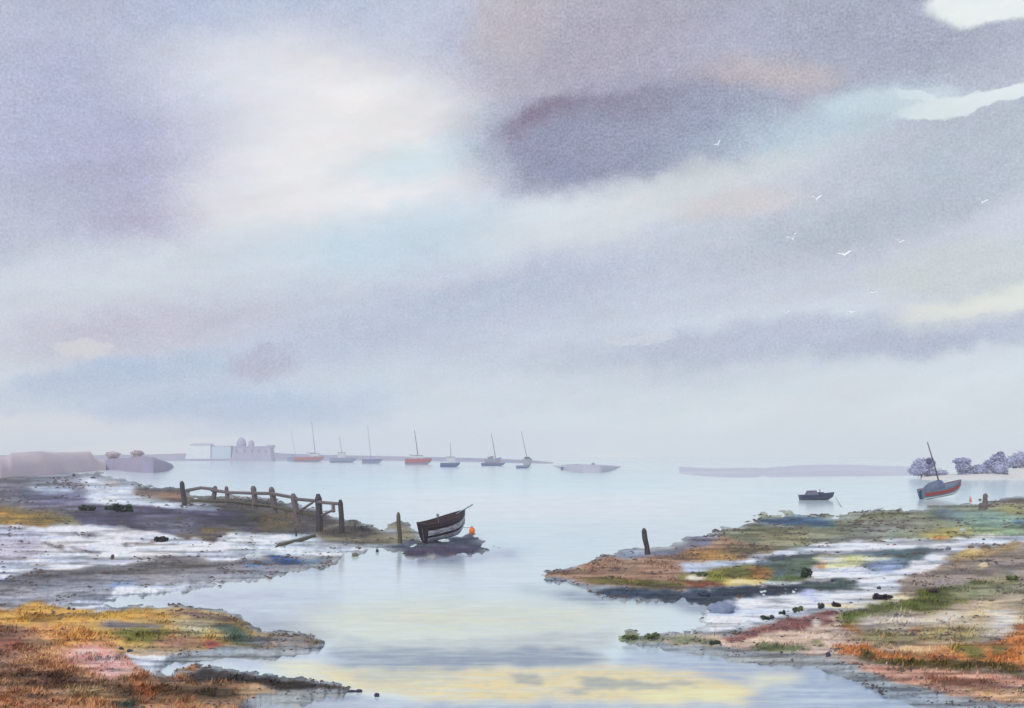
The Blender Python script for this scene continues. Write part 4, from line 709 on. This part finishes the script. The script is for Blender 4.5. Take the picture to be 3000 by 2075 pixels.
# --- small dark launch, right of centre
bp = P(2345, 1470, -.18); t = thing('launch', 'small dark open launch with a low cabin floating alone off the green bank', 'boat', bp, (0, R(-2), R(6)))
ld = mat('launch_dark', (86, 84, 104), .6, .35, 3); ld2 = mat('launch_cabin', (122, 118, 140), .7, .3, 3)
mb, out, inn = hull_mb(3.8, 1.5, .66, .8, .4, rows=(0, 0, 0, 1), n=16); mb.build('hull', [ld, hulln], t, True); transom_mb(out).build('transom', ld, t)
mb = MB(); mb.box((1.35, 0, .86), (1.5, 1.0, .55), taper=.62); mb.build('cabin', ld2, t)
mb = MB(); mb.box((1.35, 0, 1.16), (.98, .66, .05)); mb.build('cabin_roof', ld, t)
mb = MB(); mb.box((2.45, 0, .86), (.5, .9, .2), taper=.8); mb.tube([(2.35, .1, .9), (2.35, .1, 1.3)], .04, 6); mb.build('foredeck_gear', hulln, t)
a, b = P(2447, 1456, .35), P(2466, 1486, 0)
mb = MB(); mb.tube([a, a.lerp(b, .4) - Vector((0, 0, .04)), b], .022, 5); tag(mb.build('mooring_line', wood_dark), 'short dark line trailing from the bow of the dark launch', 'rope')

# --- moored boats off the far shore
FB = 'masted boats moored in a row off the far shore'
hb_ = mat('far_hull_blue', (104, 112, 156), .6, .2, .6); hg_ = mat('far_hull_grey', (136, 142, 172), .6, .2, .6); hr_ = mat('far_hull_red', (178, 86, 84), .6, .2, .6)
hbr = mat('far_hull_brown', (144, 126, 136), .6, .2, .6); cabp = mat('far_cabin_pale', (196, 198, 200), .7, .1, .6); outl = mat('far_trim_dark', (86, 84, 112), .6, .2); slate = mat('far_hull_slate', (78, 92, 146), .6, .2)
def far_boat(x0, x1, yw, yg, label, mats, rows, mast=None, mr_=.16, mm=slate_mast, cabin=None, flip=False, sheer=.15, beam=.3, boom=True, name='moored_boat', roll=0):
    d = CAM_H * F / (yw - YH); Ln = (x1 - x0) * d / F * (.95 if sheer < .3 else .88); D = (yw - yg) * d / F
    bp = Vector((((x1 if flip else x0) - CX) / F * d, d, -D * .12)); t = thing(name, label, 'boat', bp, (R(roll), 0, R(180) if flip else 0), FB if mast else None)
    mb, out, inn = hull_mb(Ln, Ln * beam, D, .8, sheer, rows=rows, n=14); mb.build('hull', mats, t, True); transom_mb(out, .2).build('transom', mats[0], t)
    q = [(r[-1][0], max(0, r[-1][1] - .05), r[-1][2] - .12) for r in inn]; mb = MB()
    mb.add([q_ for a in q for q_ in (a, (a[0], -a[1], a[2]))], [(2 * i, 2 * i + 2, 2 * i + 3, 2 * i + 1) for i in range(len(q) - 1)]); mb.build('deck', cabp if len(mats) < 3 else mats[2], t)
    sg = -1 if flip else 1
    def lc(x, y): p = at_d(x, y, d); return Vector(((p.x - bp.x) * sg, 0, p.z - bp.z))
    if cabin:
        (ca, cbb, cy0, cy1, cm) = cabin; a, b = lc(ca, cy1), lc(cbb, cy0); hh = abs(a.z - b.z); cc = (a + b) / 2
        mb = MB(); mb.box(cc, (abs(b.x - a.x), Ln * beam * .55, hh), taper=.86); mb.build('cabin', cm, t)
        mb = MB(); mb.box((cc.x, 0, cc.z + hh / 2 + .12), (abs(b.x - a.x) * .95, Ln * beam * .55, .22)); mb.build('cabin_roof', outl, t)
    if mast:
        (xt, yt, xb_, yb_) = mast; a, b = lc(xb_, yb_), lc(xt, yt); mb = MB()
        mb.tube([a - (b - a) * .12, a.lerp(b, .5) + Vector((.12, 0, 0)), b], [mr_ * 1.2, mr_, mr_ * .6], 7); mb.build('mast', mm, t)
        if boom: mb = MB(); e = a + (b - a) * .1; mb.tube([e, e + Vector((-(Ln * .32), 0, .2))], mr_ * .8, 6); mb.build('boom', outl, t)
    return t
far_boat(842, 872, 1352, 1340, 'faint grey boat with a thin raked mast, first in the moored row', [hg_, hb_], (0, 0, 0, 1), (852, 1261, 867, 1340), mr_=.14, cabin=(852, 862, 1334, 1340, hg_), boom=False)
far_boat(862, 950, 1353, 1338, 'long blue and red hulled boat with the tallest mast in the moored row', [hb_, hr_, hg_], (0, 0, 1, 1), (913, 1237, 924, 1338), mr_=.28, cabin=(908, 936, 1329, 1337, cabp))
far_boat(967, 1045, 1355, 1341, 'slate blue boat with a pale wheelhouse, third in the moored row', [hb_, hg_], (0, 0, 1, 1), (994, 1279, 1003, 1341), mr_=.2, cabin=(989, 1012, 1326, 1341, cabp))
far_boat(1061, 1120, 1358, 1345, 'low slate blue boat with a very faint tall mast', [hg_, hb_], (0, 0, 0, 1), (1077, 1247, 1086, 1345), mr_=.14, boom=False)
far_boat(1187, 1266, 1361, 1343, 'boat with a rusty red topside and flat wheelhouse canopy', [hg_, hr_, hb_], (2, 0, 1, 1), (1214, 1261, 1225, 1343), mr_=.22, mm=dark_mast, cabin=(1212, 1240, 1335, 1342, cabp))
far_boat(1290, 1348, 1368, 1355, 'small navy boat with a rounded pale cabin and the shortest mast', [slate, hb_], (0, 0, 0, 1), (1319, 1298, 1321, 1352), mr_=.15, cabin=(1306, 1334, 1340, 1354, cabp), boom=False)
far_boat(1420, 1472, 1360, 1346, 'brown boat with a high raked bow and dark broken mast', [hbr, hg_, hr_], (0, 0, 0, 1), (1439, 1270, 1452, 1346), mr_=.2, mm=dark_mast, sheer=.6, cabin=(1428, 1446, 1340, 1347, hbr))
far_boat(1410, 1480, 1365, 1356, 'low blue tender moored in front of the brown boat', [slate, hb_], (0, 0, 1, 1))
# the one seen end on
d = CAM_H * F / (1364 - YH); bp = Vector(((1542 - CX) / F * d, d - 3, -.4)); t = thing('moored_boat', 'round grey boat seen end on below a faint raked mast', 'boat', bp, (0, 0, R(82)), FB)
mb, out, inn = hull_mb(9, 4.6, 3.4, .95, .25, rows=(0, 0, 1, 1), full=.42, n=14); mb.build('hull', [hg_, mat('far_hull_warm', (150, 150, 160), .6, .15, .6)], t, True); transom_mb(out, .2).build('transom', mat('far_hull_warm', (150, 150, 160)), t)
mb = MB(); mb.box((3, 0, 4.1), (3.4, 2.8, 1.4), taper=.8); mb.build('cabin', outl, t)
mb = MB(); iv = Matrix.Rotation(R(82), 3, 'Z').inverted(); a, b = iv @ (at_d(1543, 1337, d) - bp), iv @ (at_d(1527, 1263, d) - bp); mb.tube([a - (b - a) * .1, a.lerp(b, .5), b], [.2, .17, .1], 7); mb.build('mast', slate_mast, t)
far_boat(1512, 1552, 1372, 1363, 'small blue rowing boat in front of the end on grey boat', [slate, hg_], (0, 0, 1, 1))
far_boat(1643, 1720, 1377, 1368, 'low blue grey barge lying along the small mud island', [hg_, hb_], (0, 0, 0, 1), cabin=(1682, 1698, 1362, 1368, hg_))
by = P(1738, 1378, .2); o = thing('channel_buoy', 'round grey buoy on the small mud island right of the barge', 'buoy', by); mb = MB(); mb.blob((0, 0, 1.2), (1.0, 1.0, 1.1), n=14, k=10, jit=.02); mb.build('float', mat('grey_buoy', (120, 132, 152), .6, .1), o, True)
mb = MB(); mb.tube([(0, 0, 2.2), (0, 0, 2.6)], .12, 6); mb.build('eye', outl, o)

# ------------------------------------------------------------------ posts and the broken fence
def post(name, xb, yb, xt, yt, wpx, m, label, cat='post', group=None, top='round', parent=None):
    z0 = max(gz(xb, yb), 0) if parent is None else 0
    b = P(xb, yb, z0); d = b.y; tp = at_d(xt, yt, d) - b; r = wpx / 2 * d / F; mb = MB()
    pts = [(-tp * .25), Vector((0, 0, 0)), tp * .3 + Vector((r * .15, 0, 0)), tp * .62 - Vector((r * .12, 0, 0)), tp * .9, tp]
    mb.tube(pts, [r * 1.05, r * 1.1, r, r * .98, r * .92, r * (.45 if top == 'round' else .7)], 9, jit=.10)
    o = mb.build(name, m); o.location = b; tag(o, label, cat, group); return o
post('mooring_post', 541, 1482, 532, 1410, 15, wood_dark, 'leaning weathered post standing left of the broken fence on the brown bank')
post('mooring_post', 1172, 1592, 1167, 1501, 13, wood_olive, 'upright dark olive post in the weedy mound just left of the tilted dinghy')
post('mooring_post', 1897, 1625, 1886, 1548, 15, wood_dark, 'lone dark post on the tan point at the centre right')
post('mooring_post', 2886, 1492, 2887, 1446, 14, wood, 'blunt grey brown post on the green bank right of the red striped boat')
post('mooring_stump', 2878, 1494, 2879, 1474, 20, wood, 'broad low stump against the foot of the grey brown post on the green bank')
fb = P(936, 1566, 0); fence = thing('broken_fence', 'long broken wooden fence running down the grassy bank towards the water', 'fence', fb)
# the fence line: foot positions set the distance of each post
FP = [(625, 1460, 631, 1424, 12), (666, 1464, 663, 1425, 10), (747, 1480, 741, 1424, 14), (804, 1494, 794, 1427, 14), (870, 1518, 858, 1446, 15), (936, 1566, 932, 1447, 17), (1001, 1548, 997, 1464, 13)]
dl = []
for i, (xb, yb, xt, yt, wp) in enumerate(FP):
    dd = [88, 84, 77, 72, 67, 63.4, 61][i]; dl.append(dd)
    a, b = at_d(xb, yb, dd), at_d(xt, yt, dd); r = wp * 1.2 / 2 * dd / F; v = b - a; mb = MB()
    mb.tube([a - v * .2 - fb, a - fb, a + v * .4 - fb + Vector((r * .15, 0, 0)), a + v * .88 - fb, b - fb], [r * 1.05, r * 1.1, r, r * .95, r * .5], 9, jit=.1); mb.build('post', wood if i < 5 else wood_dark, fence)
def rail(pts, rpx, name='rail', off=0.0, m=wood):
    mb = MB(); q = [at_d(x, y, dd) - fb - Vector((0, off, 0)) for (x, y, dd) in pts]; mb.tube(q, [rpx * 1.2 / 2 * p[2] / F for p in pts], 7, jit=.15); mb.build(name, m, fence)
rail([(548, 1437, 93), (590, 1430, 90), (632, 1434, 88)], 8); rail([(620, 1436, 88.2), (666, 1443, 84), (745, 1446, 77), (800, 1446, 72.4)], 8)
rail([(795, 1446, 72), (830, 1452, 69.6), (868, 1459, 66.8)], 8); rail([(866, 1462, 67), (932, 1468, 63.4)], 8); rail([(930, 1471, 63.3), (998, 1477, 61)], 8)
rail([(560, 1466, 92), (680, 1470, 83), (800, 1484, 72.3)], 7, m=wood_olive); rail([(800, 1486, 72), (870, 1500, 67), (936, 1510, 63.3)], 7, m=wood_olive)
rail([(880, 1496, 66.2), (918, 1472, 64)], 6, 'brace', .1); rail([(944, 1510, 63), (980, 1493, 61.6)], 6, 'brace', .1); rail([(976, 1474, 61.8), (979, 1500, 61.6)], 9, 'strut', .1)
# spar lying in the shallows and the little stakes on the ramp
b = P(866, 1586, .08); mb = MB(); q = [P(x, y, .06 + .04 * k) - b for k, (x, y) in enumerate(((810, 1601), (840, 1593), (880, 1583), (922, 1571)))]; mb.tube(q, [.05, .11, .12, .1], 8, jit=.15); o = mb.build('fallen_spar', wood_olive); o.location = b; tag(o, 'dark fallen spar lying in the pale shallows under the fence', 'timber')
for i, (x, y, h, lab) in enumerate(((1041, 1545, 14, 'leftmost and tallest of the tiny stakes on the dark ramp'), (1051, 1547, 7, 'second tiny stake from the left on the dark ramp'), (1060, 1549, 9, 'thick middle stake of the tiny row on the dark ramp'), (1067, 1550, 8, 'fourth tiny stake, just right of the thick one on the ramp'), (1074, 1552, 10, 'fifth tiny stake from the left, on the dark ramp'), (1081, 1553, 5, 'last and shortest tiny stake on the dark ramp'))):
    post('stake', x, y + 4, x - 1.5, y - h, 3.5 if i != 2 else 7, mat('stake_dark', (62, 72, 92), .8, .3), lab, 'stake', 'tiny stakes on the dark ramp')
post('stake', 868, 1572, 866, 1548, 5, mat('stake_dark', (62, 72, 92)), 'single blue black stake in the pale gap under the fence bank', 'stake')

# ------------------------------------------------------------------ rocks
def rock(x, y, wpx, hpx, label, m=stone, name='rock', group=None):
    b = PG(x, y); d = b.y; rx = wpx / 2 * d / F; rz = hpx * .62 * d / F; mb = MB(); mb.blob((0, 0, rz * .4), (rx, rx * .8, rz), n=11, k=8, jit=.18); o = mb.build(name, m); o.location = b; tag(o, label, 'rock', group); return o
so = mat('olive_stone', (122, 120, 104), .9, .3, 5, bump=.4); sn = mat('navy_stone', (64, 74, 92), .8, .3, 5); pale_st = mat('cream_stone', (216, 200, 168), .9, .15, 5)
rock(1050, 1610, 20, 9, 'wedge shaped olive rock in the water below the dark ramp', so); rock(1040, 1630, 20, 12, 'blunt olive rock in the water right of the blue patch', so)
rock(1105, 1618, 9, 11, 'small upright navy stone in the water left of the dinghy', sn); rock(1052, 2028, 20, 10, 'purple stone at the tip of the black weed spit, lower left', mat('purple_stone', (70, 62, 96), .8, .3)); rock(1030, 2027, 26, 6, 'flat purple stone just left of the stone at the tip of the black weed spit', mat('purple_stone', (70, 62, 96)))
rock(1104, 2041, 15, 12, 'lone round purple black stone in the water beyond the tip of the black weed spit', mat('purple_stone', (70, 62, 96)))
rock(2062, 1746, 36, 18, 'dark blue black boulder at the head of the slate strip, right', sn); rock(2115, 1795, 78, 34, 'broad blue grey boulder in the pale shallows at the right', mat('blue_boulder', (132, 144, 168), .85, .25, 2)); rock(2427, 1922, 16, 13, 'black stone on the shoreline under the orange heath', sn)
rock(2290, 1915, 9, 8, 'small black stone at the foot of the green edged point', sn); rock(2575, 1726, 12, 9, 'small dark stone in the white sand above the slate strip', sn); rock(2440, 1704, 12, 9, 'dark stone on the upper rim of the slate strip', sn)
rock(2778, 1612, 18, 12, 'grey lilac stone at the right end of the blue channel', mat('lilac_stone', (128, 122, 140), .85, .3)); rock(2882, 1583, 9, 6, 'tiny dark stone on the white strip under the green bank', sn); rock(2845, 1606, 16, 9, 'brown stone on the ochre edge of the right slope', mat('brown_stone', (132, 104, 86), .9, .3)); rock(2820, 1560, 22, 14, 'pale blue green boulder above the white strip', mat('pale_boulder', (182, 196, 192), .85, .15))
rock(2882, 1664, 28, 18, 'cream boulder lying on the grey slope at the far right', pale_st); rock(157, 1403, 7, 7, 'left one of two tiny dark stones on the grey left shore', sn); rock(216, 1396, 9, 9, 'right one of two tiny dark stones on the grey left shore', sn); rock(273, 1402, 16, 6, 'flat dark stone at the edge of the left shore pool', sn); rock(205, 1915 - 0, 8, 5, 'small stone in the pink ground, lower left', stone)
rock(355, 1903, 14, 9, 'left one of two dark stones above the white sand wedge', sn); rock(380, 1910, 18, 9, 'right one of two dark stones above the white sand wedge', sn); rock(202, 1786, 10, 9, 'left one of two dark stones on the white patch, lower left', sn); rock(216, 1787, 8, 7, 'right one of two dark stones on the white patch, lower left', sn); rock(330, 1636, 10, 14, 'dark upright stone on the white bank, left', stone); rock(642, 1574, 18, 9, 'dark stone below the purple mud strip', stone)

# ------------------------------------------------------------------ shrubs on the saltings
def shrub(x, y, wpx, hpx, m, label, group=None, n=240, leaf=None):
    b = PG(x, y); d = b.y; t = thing('shrub', label, 'shrub', b, (0, 0, 0), group); rnd = random.Random(int(x + y * 3)); rx = wpx * .42 * d / F; rz = hpx * .8 * d / F; bl = []
    for k in range(6): bl.append(((rnd.uniform(-.9, .9) * rx, rnd.uniform(-.3, .3) * rx, rz * rnd.uniform(.2, .55)), (rx * rnd.uniform(.3, .5), rx * .5, rz * rnd.uniform(.2, .45))))
    crown_mb(bl, leaf or min(rx, rz) * .24, 90, rnd, False).build('foliage', m, t); mb = MB()
    for (c, r) in bl: mb.tube([(0, 0, -.05), (c[0] * .5, c[1] * .5, c[2] * .5), c], [.03, .02, .01], 5)
    mb.build('stems', wood_dark, t); return t
SG = 'shrubs dotted along the red brown point'
shrub(2248, 1815, 34, 17, bushg, 'lowest dark shrub of the row along the red brown point', SG); shrub(2291, 1800, 20, 17, bushg, 'small round dark green shrub, second along the red brown point', SG)
shrub(2328, 1796, 26, 24, busho, 'fat olive shrub left of its taller twin on the red brown point', SG); shrub(2350, 1790, 20, 22, busho, 'olive shrub on the right of the touching pair on the red brown point', SG)
shrub(2404, 1784, 20, 26, bushg, 'arching dark green shrub above the white notch of the point', SG); shrub(2450, 1778, 26, 20, mat('brown_leaf', (84, 72, 78), .8, .4, 8), 'brown purple shrub at the upper end of the red brown point', SG)
shrub(2585, 1756, 50, 22, mat('purple_leaf', (80, 72, 84), .8, .4, 8), 'dark purple shrub in the middle of the white sand edge'); shrub(2728, 1736, 40, 16, mat('brown_leaf', (84, 72, 78)), 'flat dark shrub on top of the green slope')
shrub(2358, 1692, 46, 44, bushg, 'big dark green bush between the ochre islet and the blue channel'); shrub(360, 1500, 56, 34, bushg, 'largest blackish bush on the purple strip, left'); shrub(316, 1494, 34, 20, bushg, 'smaller blackish bush just left of the largest one')
shrub(258, 1496, 44, 24, bushg, 'dark low bush at the left end of the purple strip'); shrub(470, 1588, 44, 26, mat('dark_weed_leaf', (70, 74, 74), .8, .4, 8), 'dark weed bush on the upper rim of the white bank'); shrub(2970, 1700, 40, 18, busho, 'dull olive shrub at the right edge of the grey slope')
shrub(2060, 1700 - 12, 40, 16, busho, 'olive shrub on the near side of the tan point'); shrub(2092, 1888, 34, 16, bushg, 'dark green shrub low on the marshy tip, lower right'); shrub(1846, 1872, 50, 16, busho, 'pale olive marsh plant at the very tip of the right marsh'); shrub(1906, 1870, 54, 20, busho, 'pale olive marsh plant, second from the tip of the right marsh')

# ------------------------------------------------------------------ grass: short blades over the saltings, countless
def grass():
    rng = np.random.RandomState(3); gx, gy = 0, 0; V = []; Cc = []
    n = 420000; px = rng.uniform(-150, 3150, n); py = rng.uniform(1420, 2105, n)
    j = np.clip(np.searchsorted(xs, px), 0, len(xs) - 1); i = np.clip(np.searchsorted(ys, py), 0, len(ys) - 1)
    keep = (GG[i, j] * np.clip(.35 + fbm(px / 60, py / 14, 4) * 2.4, 0, 1) > rng.rand(n)) & (GZ[i, j] > .04)
    px, py, i, j = px[keep], py[keep], i[keep], j[keep]; z = GZ[i, j]; d = (CAM_H - z) * F / (py - YH)
    b = np.stack([(px - CX) / F * d, d, z - .02], -1); k = len(b)
    h = rng.uniform(.04, .135, k) * (0.55 + .45 * GG[i, j]) * np.clip(.75 + fbm(px / 40 + 9, py / 12, 3) * 2, .35, 1.7); wd = rng.uniform(.008, .018, k) * (1 + d / 45)
    th = rng.uniform(0, math.pi, k); ux = np.stack([np.cos(th) * wd, np.sin(th) * wd, np.zeros(k)], -1)
    lean = np.stack([rng.normal(.25, .35, k) * h, rng.normal(0, .3, k) * h, h], -1)
    V = np.stack([b - ux, b + ux, b + lean * .6 + ux * .6, b + lean, b + lean * .6 - ux * .6], 1).reshape(-1, 3)
    f = np.arange(k * 5).reshape(k, 5)
    me = bpy.data.meshes.new('grass'); me.vertices.add(len(V)); me.vertices.foreach_set('co', V.ravel()); me.loops.add(f.size); me.loops.foreach_set('vertex_index', f.ravel().astype(np.int32))
    me.polygons.add(k); me.polygons.foreach_set('loop_start', np.arange(0, f.size, 5, dtype=np.int32)); me.update(calc_edges=True)
    c = GC[i, j] * rng.uniform(.55, 1.45, (k, 1)) * (1 + rng.normal(0, .08, (k, 3))); c = np.repeat(np.clip(c, .01, .8), 5, 0)
    at = me.attributes.new('tone', 'FLOAT_COLOR', 'POINT'); at.data.foreach_set('color', np.concatenate([c, np.ones((len(c), 1))], 1).astype(np.float32).ravel())
    me.materials.append(attr_mat('saltmarsh_grass', .9, .1, ((3, .15),), 0)); o = bpy.data.objects.new('grass', me); C.objects.link(o); o['kind'] = 'stuff'; o['label'] = 'short gold, olive and rust coloured salt marsh grass'; o['category'] = 'grass'
grass()
def wrack():
    rng = np.random.RandomState(9); lumi = GC.mean(-1); e = np.abs(np.gradient(lumi, axis=0)); e = blur(e, 1, 0); thr = .035
    n = 90000; px = rng.uniform(-80, 3080, n); py = rng.uniform(1400, 2090, n)
    j = np.clip(np.searchsorted(xs, px), 0, len(xs) - 1); i = np.clip(np.searchsorted(ys, py), 0, len(ys) - 1)
    k = (np.clip(e[i, j] / thr, 0, 1) ** 2 * np.clip(-.1 + fbm(px / 60 + 3, py / 14, 3) * 5, 0, .9) > rng.rand(n)) & (GZ[i, j] > .0) & (rng.rand(n) > np.clip((lumi[i, j] - .3) * 4, 0, .93))
    px, py, i, j = px[k], py[k], i[k], j[k]; V = []; Fc = []
    for a, b, ii, jj in zip(px, py, i, j):
        z = GZ[ii, jj]; d = (CAM_H - z) * F / (b - YH); r_ = rng.uniform(.8, 2.6) ** 1.5 * d / F; c = Vector(((a - CX) / F * d, d, z)); q = len(V); sx = rng.uniform(1, 2.6)
        V += [c + Vector(v) for v in ((-r_ * sx, 0, 0), (0, -r_, 0), (r_ * sx, 0, 0), (0, r_, 0), (0, 0, r_ * 1.1), (0, 0, -r_ * .5))]
        Fc += [(q, q + 1, q + 4), (q + 1, q + 2, q + 4), (q + 2, q + 3, q + 4), (q + 3, q, q + 4), (q + 1, q, q + 5), (q + 2, q + 1, q + 5), (q + 3, q + 2, q + 5), (q, q + 3, q + 5)]
    me = bpy.data.meshes.new('wrack'); me.from_pydata(V, [], Fc); me.materials.append(mat('wrack_dark', (78, 76, 82), .85, .6, .8, c2=(104, 86, 74)))
    o = bpy.data.objects.new('wrack', me); C.objects.link(o); o['kind'] = 'stuff'; o['label'] = 'dark flecks of seaweed and grit along the tide lines'; o['category'] = 'seaweed'
wrack()

# ------------------------------------------------------------------ gulls
gw = mat('gull_white', (250, 250, 252), .7, .03); gwt = mat('gull_wing_grey', (248, 249, 252), .7, .05); gbk = mat('gull_beak', (196, 160, 96), .6, .1)
def gull(x, y, span, roll, up, yaw, label):
    d = 1.7 * F / span; c = at_d(x, y, d); t = thing('gull', label, 'gull', c, (0, 0, 0), 'white gulls flying over the estuary')
    t.rotation_euler = (Matrix.Rotation(R(yaw), 3, 'Z') @ Matrix.Rotation(R(roll), 3, 'Y') @ Matrix.Rotation(R(50), 3, 'X')).to_euler(); t.scale = (1.45, 1.45, 1.45)
    mb = MB(); mb.tube([(0, -.24, 0), (0, -.2, .01), (0, -.1, .01), (0, .04, 0), (0, .16, 0), (0, .28, .0)], [.02, .045, .06, .07, .045, .012], 10); mb.add([(-.06, .36, 0), (.06, .36, 0), (.02, .2, .012), (-.02, .2, .012), (0, .28, -.01)], [(0, 1, 2, 3), (0, 4, 1), (1, 4, 2), (0, 3, 4)]); mb.build('body', gw, t, True)
    mb = MB(); mb.tube([(0, -.24, 0), (0, -.30, -.008)], [.014, .004], 6); mb.build('beak', gbk, t)
    for sg in (1, -1):
        mb = MB(); rows = []
        for k in range(7):
            s = k / 6; xx = sg * (.03 + .6 * s); zz = up * (math.sin(min(1, s * 1.5) * math.pi / 2) * .16 + s * .12 - max(0, s - .6) * .15); ch = .27 * (1 - s ** 3) + .03; yy = -.06 + .10 * s ** 1.5 - .06 * math.sin(s * math.pi)
            rows += [(xx, yy - ch * .4, zz), (xx, yy, zz + .018 * (1 - s)), (xx, yy + ch * .7, zz - .004), (xx, yy, zz - .006)]
        mb.add(rows, [(k * 4 + a, (k + 1) * 4 + a, (k + 1) * 4 + (a + 1) % 4, k * 4 + (a + 1) % 4) for k in range(6) for a in range(4)]); mb.build('wing', gwt, t, True)
for a in ((2390, 584, 33, -10, 1.8, 15, 'white gull gliding high, left of the faint pink wisps of cloud'), (2877, 593, 31, 8, 1.9, 0, 'white gull with lifted wings, furthest right of the flock'), (2323, 701, 32, -22, 2.6, -20, 'white gull with steep narrow V wings, left side of the flock'),
          (2635, 710, 26, 4, 1.7, 10, 'small white gull in the middle right of the flock'), (2472, 747, 44, -12, 1.2, 5, 'largest white gull with wings spread wide, centre of the flock'), (2552, 857, 34, 34, 2.0, -12, 'white gull banking steeply below the largest one'),
          (2301, 918, 20, 6, 2.2, 0, 'small white gull low on the left of the flock'), (2102, 424, 24, -40, 1.8, 10, 'lone white gull high up against the dark cloud'), (2494, 915, 26, -4, .7, 20, 'faint gull gliding flat, lowest row in the middle'), (2693, 922, 26, 32, 1.2, 10, 'faint gull dipping one wing, lowest row on the right')): gull(*a)

# ------------------------------------------------------------------ haze over the estuary
mb = MB(); mb.box((0, 1500, 32), (9000, 3400, 66)); hz = mb.build('haze', bpy.data.materials.new('haze')); hz['kind'] = 'stuff'
hm = hz.data.materials[0]; hm.use_nodes = True; hn = hm.node_tree.nodes; hn.clear()
pv = hn.new('ShaderNodeVolumePrincipled'); pv.inputs['Color'].default_value = (.97, .965, .97, 1); pv.inputs['Density'].default_value = .00055; pv.inputs['Anisotropy'].default_value = 0.2
ho = hn.new('ShaderNodeOutputMaterial'); hm.node_tree.links.new(pv.outputs[0], ho.inputs['Volume'])
